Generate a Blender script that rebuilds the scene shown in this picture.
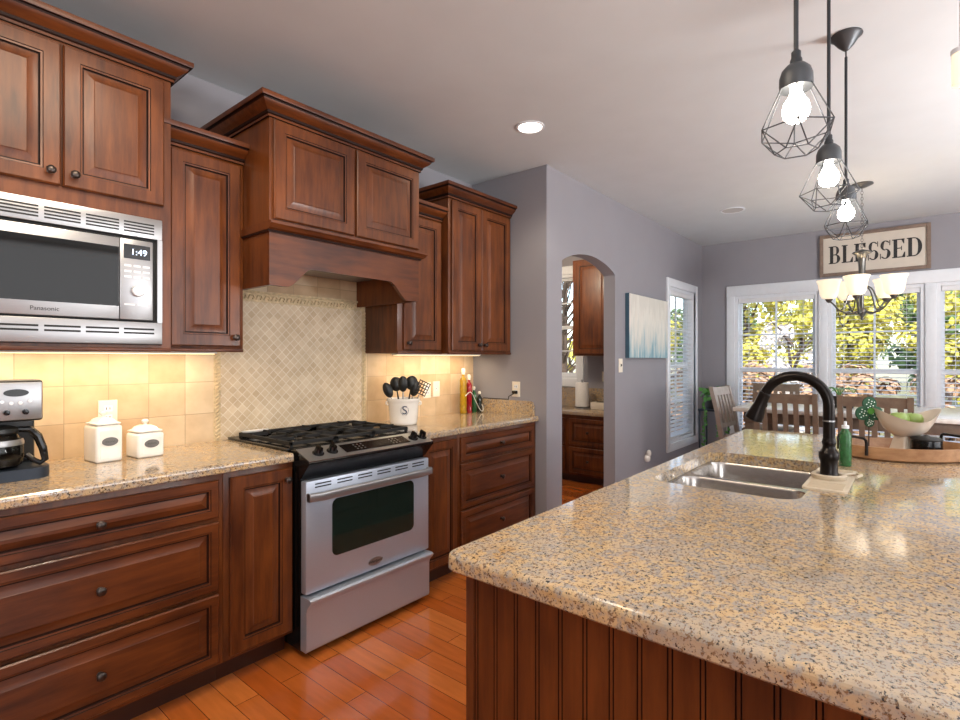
import bpy, bmesh, math, random
from mathutils import Vector, Matrix
PI = math.pi
random.seed(7)
S = bpy.context.scene
for o in list(bpy.data.objects): bpy.data.objects.remove(o)
COL = S.collection

# ------------------------------------------------------------------ camera
TH = math.radians(39.724)
cd = bpy.data.cameras.new('camera'); cam = bpy.data.objects.new('camera', cd); COL.objects.link(cam)
cam.location = (0, 0, 1.338); cam.rotation_euler = (PI/2, 0, TH - PI/2)
cd.sensor_width = 36; cd.lens = 524.7/960*36; cd.shift_y = -1.4/960; cd.clip_start = .05; cd.clip_end = 300
S.camera = cam
S.view_settings.view_transform = 'Standard'; S.view_settings.look = 'None'
S.view_settings.gamma = 1; S.view_settings.use_curve_mapping = False
S.view_settings.exposure = 0.0

# ------------------------------------------------------------------ world, sun, big lights
W = bpy.data.worlds.new('sky'); S.world = W; W.use_nodes = True
nt = W.node_tree; nt.nodes.clear()
sk = nt.nodes.new('ShaderNodeTexSky'); sk.sky_type = 'NISHITA'; sk.sun_disc = False
sk.sun_elevation = math.radians(38); sk.sun_rotation = math.radians(200); sk.air_density = 1.0; sk.dust_density = 1.5
bg = nt.nodes.new('ShaderNodeBackground'); bg.inputs[1].default_value = 0.8
wo = nt.nodes.new('ShaderNodeOutputWorld')
nt.links.new(sk.outputs[0], bg.inputs[0]); nt.links.new(bg.outputs[0], wo.inputs[0])

def light(name, kind, loc, energy, color=(1, 1, 1), direction=None, size=None, size_y=None, radius=None, angle=None, spot=None):
    l = bpy.data.lights.new(name, kind); l.energy = energy; l.color = color
    if kind == 'AREA':
        l.shape = 'RECTANGLE' if size_y else 'DISK'; l.size = size
        if size_y: l.size_y = size_y
    if radius is not None: l.shadow_soft_size = radius
    if angle is not None: l.angle = angle
    if spot: l.spot_size, l.spot_blend = spot
    o = bpy.data.objects.new(name, l); COL.objects.link(o); o.location = loc
    if direction is not None: o.rotation_euler = Vector(direction).to_track_quat('-Z', 'Y').to_euler()
    return o
light('sun', 'SUN', (0, 0, 20), 7.0, (1, .93, .8), direction=(.75, -.12, -.62), angle=.01)
# unseen area lights added as cool fill, behind and to the right of the camera
light('rear_fill', 'AREA', (-2.6, -2.6, 1.7), 70, (.95, .97, 1), direction=(.75, .75, -.02), size=2.8, size_y=2.2)
light('right_fill', 'AREA', (2.4, -3.3, 1.6), 80, (.95, .97, 1), direction=(-.05, 1, -.03), size=3.4, size_y=2.2)
# warm fill added over the aisle; there is no fixture here
light('aisle_fill', 'AREA', (0.4, 1.2, 2.70), 30, (1, .84, .64), direction=(.05, .1, -1), size=1.0)
# unseen upward area lights added to brighten the ceiling and soften the room
light('ceiling_fill', 'AREA', (-.9, -1.2, 1.5), 62, (1, .98, .96), direction=(.25, .25, 1), size=.8)
light('ceiling_fill_dining', 'AREA', (3.6, -2.2, 1.3), 150, (1, .98, .96), direction=(.1, .3, 1), size=.8)

# ------------------------------------------------------------------ materials
def newmat(name):
    m = bpy.data.materials.new(name); m.use_nodes = True
    n = m.node_tree; b = n.nodes['Principled BSDF']
    return m, n, b
def rgb(h):
    c = [int(h[i:i+2], 16)/255 for i in (0, 2, 4)]
    return tuple(x/12.92 if x <= .04045 else ((x+.055)/1.055)**2.4 for x in c)
def setin(b, k, v):
    if k in b.inputs: b.inputs[k].default_value = v
def mat(name, hexc, rough=.5, metal=0, var=.08, scale=20, bump=0, coat=0, emit=None, es=1, alpha=None, trans=None, spec=None, stretch=(1, 1, 1)):
    m, n, b = newmat(name); c = rgb(hexc)
    tc = n.nodes.new('ShaderNodeTexCoord'); mp = n.nodes.new('ShaderNodeMapping'); mp.inputs['Scale'].default_value = stretch
    no = n.nodes.new('ShaderNodeTexNoise'); no.inputs['Scale'].default_value = scale; no.inputs['Detail'].default_value = 3
    n.links.new(tc.outputs['Object'], mp.inputs[0]); n.links.new(mp.outputs[0], no.inputs['Vector'])
    r = n.nodes.new('ShaderNodeValToRGB'); n.links.new(no.outputs[0], r.inputs[0])
    r.color_ramp.elements[0].position = .3; r.color_ramp.elements[1].position = .7
    r.color_ramp.elements[0].color = tuple(x*(1-var) for x in c)+(1,); r.color_ramp.elements[1].color = tuple(min(1, x*(1+var)) for x in c)+(1,)
    n.links.new(r.outputs[0], b.inputs['Base Color'])
    setin(b, 'Roughness', rough); setin(b, 'Metallic', metal)
    if coat: setin(b, 'Coat Weight', coat); setin(b, 'Coat Roughness', .12)
    if spec is not None: setin(b, 'Specular IOR Level', spec)
    if emit: setin(b, 'Emission Color', rgb(emit)+(1,)); setin(b, 'Emission Strength', es)
    if alpha is not None: setin(b, 'Alpha', alpha)
    if trans is not None: setin(b, 'Transmission Weight', trans)
    if bump:
        bp = n.nodes.new('ShaderNodeBump'); bp.inputs['Strength'].default_value = bump; bp.inputs['Distance'].default_value = .005
        n.links.new(no.outputs[0], bp.inputs['Height']); n.links.new(bp.outputs[0], b.inputs['Normal'])
    return m
def wood(name, c0, c1, stretch, rough=.38, coat=.12, scale=6):
    m, n, b = newmat(name)
    tc = n.nodes.new('ShaderNodeTexCoord'); mp = n.nodes.new('ShaderNodeMapping'); mp.inputs['Scale'].default_value = stretch
    n.links.new(tc.outputs['Object'], mp.inputs[0])
    no = n.nodes.new('ShaderNodeTexNoise'); no.inputs['Scale'].default_value = scale; no.inputs['Detail'].default_value = 6; no.inputs['Roughness'].default_value = .6
    n.links.new(mp.outputs[0], no.inputs['Vector'])
    n2 = n.nodes.new('ShaderNodeTexNoise'); n2.inputs['Scale'].default_value = 3.5; n2.inputs['Detail'].default_value = 2
    n.links.new(tc.outputs['Object'], n2.inputs['Vector'])
    mx = n.nodes.new('ShaderNodeMath'); mx.operation = 'MULTIPLY_ADD'; mx.inputs[1].default_value = .55
    n.links.new(no.outputs[0], mx.inputs[0])
    m3 = n.nodes.new('ShaderNodeMath'); m3.operation = 'MULTIPLY'; m3.inputs[1].default_value = .45; n.links.new(n2.outputs[0], m3.inputs[0])
    n.links.new(m3.outputs[0], mx.inputs[2])
    r = n.nodes.new('ShaderNodeValToRGB'); r.color_ramp.elements[0].position = .36; r.color_ramp.elements[1].position = .64
    r.color_ramp.elements[0].color = rgb(c0)+(1,); r.color_ramp.elements[1].color = rgb(c1)+(1,)
    n.links.new(mx.outputs[0], r.inputs[0]); n.links.new(r.outputs[0], b.inputs['Base Color'])
    setin(b, 'Roughness', rough); setin(b, 'Coat Weight', coat); setin(b, 'Coat Roughness', .15); setin(b, 'Specular IOR Level', .38)
    return m
M = {}
M['wood_v'] = wood('cherry_vertical', '3f1c0a', '703c18', (6, 6, .7))
M['wood_h'] = wood('cherry_horizontal', '3b1909', '693615', (.7, 6, 6))
M['wood_i'] = wood('cherry_island', '4a220d', '703b18', (6, 6, .7))
M['glaze'] = mat('dark_glaze', '220e07', .6, spec=.2)
M['toe'] = mat('toe_kick_wood', '3a1c10', .4)
M['knob'] = mat('aged_pewter', '4a423e', .3, .9)
M['steel'] = mat('stainless_steel', 'b4bcca', .36, .62, .05, 60, stretch=(1, 1, 30))
M['steel_h'] = mat('brushed_steel_trim', 'a9a9ab', .34, .85, .05, 60, stretch=(.5, 1, 30))
M['sinksteel'] = mat('sink_steel', 'b4afaa', .25, 1, .06, 50)
M['black'] = mat('black_enamel', '0d0d0e', .18)
M['blackp'] = mat('black_plastic', '161616', .35)
M['iron'] = mat('cast_iron', '141313', .7, bump=.1, scale=200)
M['dark'] = mat('dark_recess', '070707', .6)
M['ovenglass'] = mat('oven_glass', '18241f', .06)
M['mwglass'] = mat('microwave_glass', '0c0b0a', .05, spec=.3)
M['oil'] = mat('oil_rubbed_bronze', '1d1816', .3, .7)
M['wall'] = mat('greige_violet_paint', '929096', .75, var=.02, scale=4, bump=.03)
M['ceil'] = mat('ceiling_paint', 'cdd2d5', .85, var=.02, scale=5)
M['white'] = mat('white_paint', 'e4e8ed', .45, var=.02)
M['blind'] = mat('white_blind_slats', 'e4e5e7', .5, var=.02)
M['ceramic'] = mat('white_ceramic', 'efeae2', .15, var=.03, coat=.3)
M['plate'] = mat('outlet_plastic', 'ece3d2', .35, var=.02)
M['slot'] = mat('outlet_slots', '2a2622', .5)
M['plaque'] = mat('pewter_plaque', '6f6b68', .4, .5)
M['navy'] = mat('navy_print', '22304e', .4)
M['textdark'] = mat('dark_lettering', '2c2a2a', .6)
M['signboard'] = mat('cream_sign_board', 'd2c8ba', .7, var=.04, scale=8)
M['signframe'] = wood('sign_frame_wood', '77655a', '8d7a6c', (4, 4, 4), rough=.7, coat=0)
M['rod'] = mat('gunmetal_rod', '3c3f43', .4, .6)
M['cap'] = mat('gunmetal_cap', '4d5054', .45, .5)
M['bulb'] = mat('glowing_bulb', 'ffffff', .3, emit='fff4e4', es=26)
M['shade'] = mat('cream_glass_shade', 'f3e6cc', .35, emit='ffe9c8', es=.8)
M['pewter'] = mat('brushed_pewter', '6c6b68', .35, .8)
M['can'] = mat('lamp_lens', 'ffffff', .3, emit='fff4e4', es=9)
M['ventw'] = mat('ceiling_disc_white', 'b9b9b9', .7)
M['tabletop'] = wood('white_table_top', 'cfcac2', 'e2ded8', (1, 8, 1), rough=.25)
M['chair'] = wood('weathered_brown_wood', '66554a', '80705f', (3, 3, 3), rough=.5, coat=.1)
M['chair_lit'] = wood('weathered_brown_wood_lit', '8f8177', 'a89b92', (3, 3, 3), rough=.45, coat=.1)  # same brown chair wood, paled: window light put into the colour
M['traywood'] = wood('tray_oak', '8f6644', 'b58a63', (8, 2, 8), rough=.5, coat=.05)
M['bowl'] = mat('cream_stoneware', 'd8cbbb', .22, var=.04, coat=.3)
M['apple'] = mat('green_apple', '8fa65a', .3, var=.15, scale=30)
M['stem'] = mat('brown_stem', '4a3423', .7)
M['felt'] = mat('green_felt', '1d4a30', .8)
M['felt2'] = mat('bright_green_felt', '4c8a34', .8)
M['dot'] = mat('white_dots', 'd5ddd2', .7)
M['matc'] = mat('cream_drip_mat', 'c6b8a2', .5, var=.05)
M['towel'] = mat('white_paper', 'e8e6e3', .9, bump=.2, scale=120)
M['leaf'] = mat('pothos_leaf', '4f8a3c', .4, var=.3, scale=9)
M['navym'] = mat('slate_metal', '2c3440', .45, .4)
M['soil'] = mat('dark_pot', '24221f', .6)
M['canvase'] = mat('canvas_edge', '3c5a6b', .7)
M['grass'] = mat('leaf_strewn_lawn', '6f6a44', .95, var=.4, scale=3)
M['bark'] = mat('bark', '4a3c30', .9, var=.3, scale=12)
M['ytree'] = mat('yellow_green_leaves', 'b9b044', .6, var=.35, scale=1.2)
M['gtree'] = mat('dark_green_leaves', '4f6b34', .6, var=.35, scale=1.2)
M['otree'] = mat('russet_leaves', 'a08062', .7, var=.4, scale=1.5)
M['wtree'] = mat('pale_blossom', 'd9d2cc', .8, var=.1, scale=2)
M['concrete'] = mat('exterior_siding', 'c8c2b8', .8)
M['oilyel'] = mat('yellow_infused_oil', 'c29a1e', .1, trans=.35, var=.2, scale=40)
M['oilred'] = mat('red_infused_oil', '9c1420', .1, trans=.15)
M['oilgrn'] = mat('green_glass', '1f5a2c', .1, trans=.2)
M['oilblk'] = mat('black_green_glass', '14201a', .12)
M['soapg'] = mat('green_soap', '3f7a48', .15, trans=.4, var=.25, scale=60)
M['cord'] = mat('white_cord', 'e6dfd0', .5)
M['display'] = mat('lit_display', 'cfe4ff', .3, emit='cfe4ff', es=1.6)
M['lens'] = mat('under_cabinet_lens', 'fff0cc', .4, emit='ffd9a0', es=2)

def glassmat(name, tint='ffffff', refl=.08):
    m = bpy.data.materials.new(name); m.use_nodes = True; n = m.node_tree; n.nodes.clear()
    out = n.nodes.new('ShaderNodeOutputMaterial'); t = n.nodes.new('ShaderNodeBsdfTransparent'); g = n.nodes.new('ShaderNodeBsdfGlossy')
    t.inputs[0].default_value = rgb(tint)+(1,); g.inputs['Roughness'].default_value = .02
    mx = n.nodes.new('ShaderNodeMixShader'); fr = n.nodes.new('ShaderNodeLayerWeight'); fr.inputs[0].default_value = .5
    pw = n.nodes.new('ShaderNodeMath'); pw.operation = 'POWER'; pw.inputs[1].default_value = 5; n.links.new(fr.outputs['Facing'], pw.inputs[0])
    ml = n.nodes.new('ShaderNodeMath'); ml.operation = 'MULTIPLY_ADD'; ml.inputs[1].default_value = .7; ml.inputs[2].default_value = .03; n.links.new(pw.outputs[0], ml.inputs[0])
    n.links.new(ml.outputs[0], mx.inputs[0]); n.links.new(t.outputs[0], mx.inputs[1]); n.links.new(g.outputs[0], mx.inputs[2]); n.links.new(mx.outputs[0], out.inputs[0])
    return m
M['glass'] = glassmat('window_glass')
M['glassd'] = glassmat('carafe_glass', 'c8c4be')

def granite(name):
    m, n, b = newmat(name); tc = n.nodes.new('ShaderNodeTexCoord')
    def noise(s, d=4, r=.6):
        x = n.nodes.new('ShaderNodeTexNoise'); x.inputs['Scale'].default_value = s; x.inputs['Detail'].default_value = d; x.inputs['Roughness'].default_value = r
        n.links.new(tc.outputs['Object'], x.inputs['Vector']); return x.outputs[0]
    def ramp(src, stops):
        r = n.nodes.new('ShaderNodeValToRGB'); n.links.new(src, r.inputs[0]); e = r.color_ramp.elements
        while len(e) < len(stops): e.new(.5)
        for k, (p, c) in enumerate(stops): e[k].position = p; e[k].color = c
        return r.outputs[0]
    def mix(f, a, c):
        x = n.nodes.new('ShaderNodeMix'); x.data_type = 'RGBA'; n.links.new(f, x.inputs[0])
        if isinstance(a, tuple): x.inputs[6].default_value = a
        else: n.links.new(a, x.inputs[6])
        if isinstance(c, tuple): x.inputs[7].default_value = c
        else: n.links.new(c, x.inputs[7])
        return x.outputs[2]
    k = lambda h: rgb(h)+(1,); g = lambda v: (v, v, v, 1)
    base = ramp(noise(18, 5), [(.3, k('ae8b5c')), (.5, k('c6aa80')), (.68, k('b8986c'))])
    grey = ramp(noise(60, 4, .65), [(.45, g(0)), (.58, g(1))])
    c1 = mix(grey, base, k('9c948a'))
    br = ramp(noise(120, 3, .7), [(.55, g(0)), (.61, g(1))])
    big = ramp(noise(7, 3, .5), [(.45, g(0)), (.62, g(.55))])
    c1 = mix(big, c1, k('a29a90'))
    c2 = mix(br, c1, k('7e644a'))
    bk = ramp(noise(150, 3, .75), [(.585, g(0)), (.62, g(1))])
    c3 = mix(bk, c2, k('2a2420'))
    n.links.new(c3, b.inputs['Base Color']); setin(b, 'Roughness', .08); setin(b, 'Specular IOR Level', .6); setin(b, 'IOR', 1.85)
    return m
M['granite'] = granite('granite_gold')

def floormat():
    m, n, b = newmat('cherry_plank_floor'); tc = n.nodes.new('ShaderNodeTexCoord')
    mp = n.nodes.new('ShaderNodeMapping'); mp.inputs['Rotation'].default_value = (0, 0, PI/2)
    n.links.new(tc.outputs['Object'], mp.inputs[0])
    br = n.nodes.new('ShaderNodeTexBrick'); br.offset = .37; br.offset_frequency = 2
    br.inputs['Scale'].default_value = 1; br.inputs['Brick Width'].default_value = .85; br.inputs['Row Height'].default_value = .095
    br.inputs['Mortar Size'].default_value = .0012; br.inputs['Bias'].default_value = 0
    br.inputs['Color1'].default_value = rgb('bc5c22')+(1,); br.inputs['Color2'].default_value = rgb('d87c3a')+(1,); br.inputs['Mortar'].default_value = rgb('3c1a0c')+(1,)
    n.links.new(mp.outputs[0], br.inputs[0])
    no = n.nodes.new('ShaderNodeTexNoise'); no.inputs['Scale'].default_value = 5; no.inputs['Detail'].default_value = 5
    m2 = n.nodes.new('ShaderNodeMapping'); m2.inputs['Scale'].default_value = (8, 1, 1)
    n.links.new(tc.outputs['Object'], m2.inputs[0]); n.links.new(m2.outputs[0], no.inputs['Vector'])
    mx = n.nodes.new('ShaderNodeMix'); mx.data_type = 'RGBA'; mx.blend_type = 'MULTIPLY'; mx.inputs[0].default_value = .45
    n.links.new(br.outputs[0], mx.inputs[6]); n.links.new(no.outputs[0], mx.inputs[7]); n.links.new(mx.outputs[2], b.inputs['Base Color'])
    setin(b, 'Roughness', .12); setin(b, 'Coat Weight', .5); setin(b, 'Coat Roughness', .06)
    return m
M['floor'] = floormat()

def tilemat(name, kind):
    m, n, b = newmat(name); tc = n.nodes.new('ShaderNodeTexCoord'); mp = n.nodes.new('ShaderNodeMapping')
    # wall lies in X-Z: bring Z to Y
    sx = n.nodes.new('ShaderNodeSeparateXYZ'); cb = n.nodes.new('ShaderNodeCombineXYZ')
    n.links.new(tc.outputs['Object'], sx.inputs[0]); n.links.new(sx.outputs[0], cb.inputs[0]); n.links.new(sx.outputs[2], cb.inputs[1])
    n.links.new(cb.outputs[0], mp.inputs[0])
    br = n.nodes.new('ShaderNodeTexBrick'); br.offset = 0; br.inputs['Scale'].default_value = 1
    if kind == 'diag':
        mp.inputs['Rotation'].default_value = (0, 0, PI/4); sz = .036
        c1, c2, mo = 'cbb392', 'dcc8aa', 'e6dac4'; ms = .0018
    else:
        mp.inputs['Location'].default_value = (-.903 % .16, -.9, 0) if kind == 'sq' else (-.05, -.01, 0); sz = .16
        c1, c2, mo = 'c8a983', 'e0caa8', 'b39b7c'; ms = .0016
    br.inputs['Brick Width'].default_value = sz; br.inputs['Row Height'].default_value = sz; br.inputs['Mortar Size'].default_value = ms
    br.inputs['Color1'].default_value = rgb(c1)+(1,); br.inputs['Color2'].default_value = rgb(c2)+(1,); br.inputs['Mortar'].default_value = rgb(mo)+(1,)
    n.links.new(mp.outputs[0], br.inputs[0])
    no = n.nodes.new('ShaderNodeTexNoise'); no.inputs['Scale'].default_value = 9; no.inputs['Detail'].default_value = 5; n.links.new(tc.outputs['Object'], no.inputs['Vector'])
    r = n.nodes.new('ShaderNodeValToRGB'); r.color_ramp.elements[0].position = .35; r.color_ramp.elements[1].position = .65
    r.color_ramp.elements[0].color = (.80, .76, .70, 1); r.color_ramp.elements[1].color = (1, 1, 1, 1); n.links.new(no.outputs[0], r.inputs[0])
    mx = n.nodes.new('ShaderNodeMix'); mx.data_type = 'RGBA'; mx.blend_type = 'MULTIPLY'; mx.inputs[0].default_value = .8
    n.links.new(br.outputs[0], mx.inputs[6]); n.links.new(r.outputs[0], mx.inputs[7]); n.links.new(mx.outputs[2], b.inputs['Base Color'])
    bp = n.nodes.new('ShaderNodeBump'); bp.inputs['Strength'].default_value = .4; bp.inputs['Distance'].default_value = .002; bp.invert = True
    n.links.new(br.outputs['Fac'], bp.inputs['Height']); n.links.new(bp.outputs[0], b.inputs['Normal'])
    setin(b, 'Roughness', .5)
    return m
M['tile'] = tilemat('travertine_squares', 'sq'); M['tileh'] = tilemat('travertine_tall', 'top'); M['diag'] = tilemat('travertine_diamonds', 'diag')
M['ledge'] = mat('carved_travertine', 'cdb892', .6, var=.2, scale=60, bump=.6)

def paintmat():
    m, n, b = newmat('abstract_canvas'); tc = n.nodes.new('ShaderNodeTexCoord'); mp = n.nodes.new('ShaderNodeMapping'); mp.inputs['Scale'].default_value = (9, 1, 1.3)
    n.links.new(tc.outputs['Object'], mp.inputs[0])
    no = n.nodes.new('ShaderNodeTexNoise'); no.inputs['Scale'].default_value = 2.2; no.inputs['Detail'].default_value = 6; no.inputs['Roughness'].default_value = .65
    n.links.new(mp.outputs[0], no.inputs['Vector'])
    sx = n.nodes.new('ShaderNodeSeparateXYZ'); n.links.new(tc.outputs['Object'], sx.inputs[0])
    ma = n.nodes.new('ShaderNodeMath'); ma.operation = 'MULTIPLY_ADD'; ma.inputs[1].default_value = -.9; n.links.new(sx.outputs[2], ma.inputs[0]); n.links.new(no.outputs[0], ma.inputs[2])
    r = n.nodes.new('ShaderNodeValToRGB'); n.links.new(ma.outputs[0], r.inputs[0]); e = r.color_ramp.elements
    for _ in range(3): e.new(.5)
    for k, (p, c) in enumerate([(0, 'd2cfc6'), (.16, 'dedbd2'), (.34, 'cccec8'), (.44, 'a9c0c5'), (.56, '6f9bac')]): e[k].position = p; e[k].color = rgb(c)+(1,)
    n.links.new(r.outputs[0], b.inputs['Base Color']); setin(b, 'Roughness', .7)
    return m
M['painting'] = paintmat()

# ------------------------------------------------------------------ geometry helpers
class MB:
    def __init__(s): s.bm = bmesh.new()
    def box(s, x0, x1, y0, y1, z0, z1, mi=0, bev=0, seg=2):
        c = [(x0, y0, z0), (x1, y0, z0), (x1, y1, z0), (x0, y1, z0), (x0, y0, z1), (x1, y0, z1), (x1, y1, z1), (x0, y1, z1)]
        v = [s.bm.verts.new(p) for p in c]; fs = []
        for q in ((0, 3, 2, 1), (4, 5, 6, 7), (0, 1, 5, 4), (1, 2, 6, 5), (2, 3, 7, 6), (3, 0, 4, 7)):
            f = s.bm.faces.new([v[i] for i in q]); f.material_index = mi; fs.append(f)
        if bev:
            es = list({e for f in fs for e in f.edges})
            r = bmesh.ops.bevel(s.bm, geom=es, offset=bev, segments=seg, profile=.5, affect='EDGES')
            for f in r['faces']: f.material_index = mi
        return s
    def loft(s, rings, cap0=True, cap1=True, mi=0, closed=True, mis=None):
        R = [[s.bm.verts.new(p) for p in r] for r in rings]; n = len(R[0])
        for k in range(len(R)-1):
            for i in range(n if closed else n-1):
                j = (i+1) % n
                try:
                    f = s.bm.faces.new([R[k][i], R[k][j], R[k+1][j], R[k+1][i]]); f.material_index = mis[k] if mis else mi
                except ValueError: pass
        if cap0: f = s.bm.faces.new(R[0][::-1]); f.material_index = mi
        if cap1: f = s.bm.faces.new(R[-1]); f.material_index = mi if not mis else mis[-1]
        return s
    def lathe(s, prof, c=(0, 0, 0), n=24, mi=0, axis='Z', cap=True):
        rings = []
        for r, h in prof:
            ring = []
            for i in range(n):
                a = 2*PI*i/n; x, y = r*math.cos(a), r*math.sin(a)
                p = (x, y, h) if axis == 'Z' else ((x, -h, y) if axis == 'Y' else (h, x, y))
                ring.append((c[0]+p[0], c[1]+p[1], c[2]+p[2]))
            rings.append(ring)
        return s.loft(rings, cap, cap, mi)
    def cyl(s, p0, p1, r0, r1=None, n=12, mi=0, cap=True):
        r1 = r0 if r1 is None else r1; p0 = Vector(p0); p1 = Vector(p1); d = (p1-p0).normalized()
        u = d.orthogonal().normalized(); v = d.cross(u)
        return s.loft([[p+u*(r*math.cos(2*PI*i/n))+v*(r*math.sin(2*PI*i/n)) for i in range(n)] for p, r in ((p0, r0), (p1, r1))], cap, cap, mi)
    def tube(s, pts, r, n=10, mi=0, up=None):
        pts = [Vector(p) for p in pts]; rs = r if isinstance(r, (list, tuple)) else [r]*len(pts)
        T = []
        for i in range(len(pts)):
            a = pts[max(0, i-1)]; b = pts[min(len(pts)-1, i+1)]; T.append((b-a).normalized())
        u = T[0].orthogonal().normalized(); rings = []
        for i, p in enumerate(pts):
            u = (u - T[i]*u.dot(T[i])).normalized(); v = T[i].cross(u)
            rings.append([p+u*(rs[i]*math.cos(2*PI*k/n))+v*(rs[i]*math.sin(2*PI*k/n)) for k in range(n)])
        return s.loft(rings, True, True, mi)
    def ball(s, c, r, mi=0, sc=(1, 1, 1), n=16):
        prof = [(max(1e-4, math.sin(PI*k/10)), -math.cos(PI*k/10)) for k in range(11)]
        rings = [[(c[0]+a*r*sc[0]*math.cos(2*PI*i/n), c[1]+a*r*sc[1]*math.sin(2*PI*i/n), c[2]+h*r*sc[2]) for i in range(n)] for a, h in prof]
        return s.loft(rings, True, True, mi)
    def prism(s, poly, f0, f1, mi=0):  # poly: 2D points, f0/f1 map 2D -> 3D
        return s.loft([[f0(*p) for p in poly], [f1(*p) for p in poly]], True, True, mi)
    def fill(s, loops, mi=0):
        es = []
        for L in loops:
            v = [s.bm.verts.new(p) for p in L]
            es += [s.bm.edges.new((v[i], v[(i+1) % len(v)])) for i in range(len(v))]
        r = bmesh.ops.triangle_fill(s.bm, edges=es, use_beauty=True)
        for g in r['geom']:
            if isinstance(g, bmesh.types.BMFace): g.material_index = mi
        return s
    def build(s, name, mats, parent=None, angle=35, local=False):
        bmesh.ops.remove_doubles(s.bm, verts=s.bm.verts, dist=1e-6)
        bmesh.ops.recalc_face_normals(s.bm, faces=s.bm.faces)
        me = bpy.data.meshes.new(name)
        if parent is not None and not local: s.bm.transform(WM[parent.name].inverted())
        s.bm.to_mesh(me); s.bm.free()
        for m in (mats if isinstance(mats, (list, tuple)) else [mats]): me.materials.append(M[m] if isinstance(m, str) else m)
        me.shade_smooth(); me.set_sharp_from_angle(angle=math.radians(angle))
        o = bpy.data.objects.new(name, me); COL.objects.link(o)
        if parent is not None: o.parent = parent; WM[o.name] = WM[parent.name]
        else: WM[o.name] = Matrix()
        return o
WM = {}
def tag(o, label, cat, group=None):
    o['label'] = label; o['category'] = cat
    if group: o['group'] = group
    return o
def thing(name, label, cat, loc=(0, 0, 0), rz=0, group=None):
    o = bpy.data.objects.new(name, None); COL.objects.link(o); o.empty_display_size = .05
    o.location = loc; o.rotation_euler = (0, 0, rz)
    WM[o.name] = Matrix.Translation(loc) @ Matrix.Rotation(rz, 4, 'Z')
    return tag(o, label, cat, group)
def recentre(o):   # put a top-level mesh's origin at its base centre
    vs = [v.co.copy() for v in o.data.vertices]
    c = Vector(((min(v.x for v in vs)+max(v.x for v in vs))/2, (min(v.y for v in vs)+max(v.y for v in vs))/2, min(v.z for v in vs)))
    o.data.transform(Matrix.Translation(-c)); o.location = c; WM[o.name] = Matrix.Translation(c); return o
def struct(o): o['kind'] = 'structure'; return o
def copy_tree(o, parent=None):
    c = o.copy(); COL.objects.link(c)
    if parent is not None: c.parent = parent
    for ch in list(o.children): copy_tree(ch, c)
    return c
def duplicate(o, loc, rz, label):
    c = copy_tree(o); c.location = loc; c.rotation_euler = (0, 0, rz); c['label'] = label; return c
def rrect(x0, x1, y0, y1, r, n=6):
    P = []
    for cx, cy, a0 in ((x1-r, y1-r, 0), (x0+r, y1-r, PI/2), (x0+r, y0+r, PI), (x1-r, y0+r, 1.5*PI)):
        for k in range(n+1): a = a0+PI/2*k/n; P.append((cx+r*math.cos(a), cy+r*math.sin(a)))
    return P
def text(name, s, size, matn, parent, loc, rot, extrude=.0008, align='CENTER', shear=0, scale=(1, 1, 1)):
    c = bpy.data.curves.new(name, 'FONT'); c.body = s; c.size = size; c.extrude = extrude; c.align_x = align; c.align_y = 'CENTER'; c.shear = shear
    t = bpy.data.objects.new(name+'_curve', c); COL.objects.link(t); bpy.context.view_layer.update()
    me = bpy.data.meshes.new_from_object(t); bpy.data.objects.remove(t)
    mt = Matrix.Translation(loc) @ rot.to_matrix().to_4x4() @ Matrix.Diagonal((*scale, 1))
    me.transform(WM[parent.name].inverted() @ mt); me.materials.clear(); me.materials.append(M[matn])
    o = bpy.data.objects.new(name, me); COL.objects.link(o); o.parent = parent; WM[o.name] = WM[parent.name]
    return o
from mathutils import Euler
R_Y = Euler((PI/2, 0, 0))            # reads from -Y (on the range wall)
R_X = Euler((PI/2, 0, -PI/2))        # reads from -X (on the far wall)

X, Y, Z = Vector((1, 0, 0)), Vector((0, 1, 0)), Vector((0, 0, 1))
def panel(name, O, U, N, w, h, parent, fw=.058, t=.02, horiz=False):
    """raised panel door or drawer front; O = lower corner on the face frame"""
    O = Vector(O); U = Vector(U); N = Vector(N)
    def ring(i, d): return [O+U*i+Z*i+N*d, O+U*(w-i)+Z*i+N*d, O+U*(w-i)+Z*(h-i)+N*d, O+U*i+Z*(h-i)+N*d]
    rw = min(.030, (min(w, h)/2-fw)*.6)
    spec = [(0, .001), (0, t-.006), (.003, t-.003), (.005, t), (fw-.008, t), (fw-.006, t-.003), (fw, t-.004), (fw+.002, t-.011), (fw+.006, t-.011), (fw+.006+rw, t-.002), (fw+.008+rw, t-.0005), (fw+.010+rw, t-.0005)]
    mis = [0, 0, 0, 0, 1, 0, 1, 1, 0, 0, 0]
    mb = MB(); mb.loft([ring(i, d) for i, d in spec], True, True, mis=mis)
    return mb.build(name, ['wood_h' if horiz else 'wood_v', 'glaze'], parent, angle=20)
def knob(P, N, parent):
    P = Vector(P); N = Vector(N); mb = MB(); u = Vector((0, 0, 1)).cross(N)
    def sq(r, d, rr=.35):
        out = []
        for k in range(8):
            a = PI/8+PI/4*k; out.append(P+(u*math.cos(a)+Z*math.sin(a))*r+N*d)
        return out
    mb.loft([sq(.011, 0), sq(.011, .002), sq(.006, .004), sq(.0055, .014), sq(.012, .017), sq(.0155, .021), sq(.0155, .024), sq(.011, .028), sq(.004, .0295)])
    return mb.build('knob', 'knob', parent)
CROWN = [(0, 0), (.010, 0), (.010, .010), (.016, .014), (.018, .024), (.030, .034), (.044, .044), (.052, .056), (.054, .062), (.064, .064), (.066, .070), (.066, .085), (0, .085)]
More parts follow.
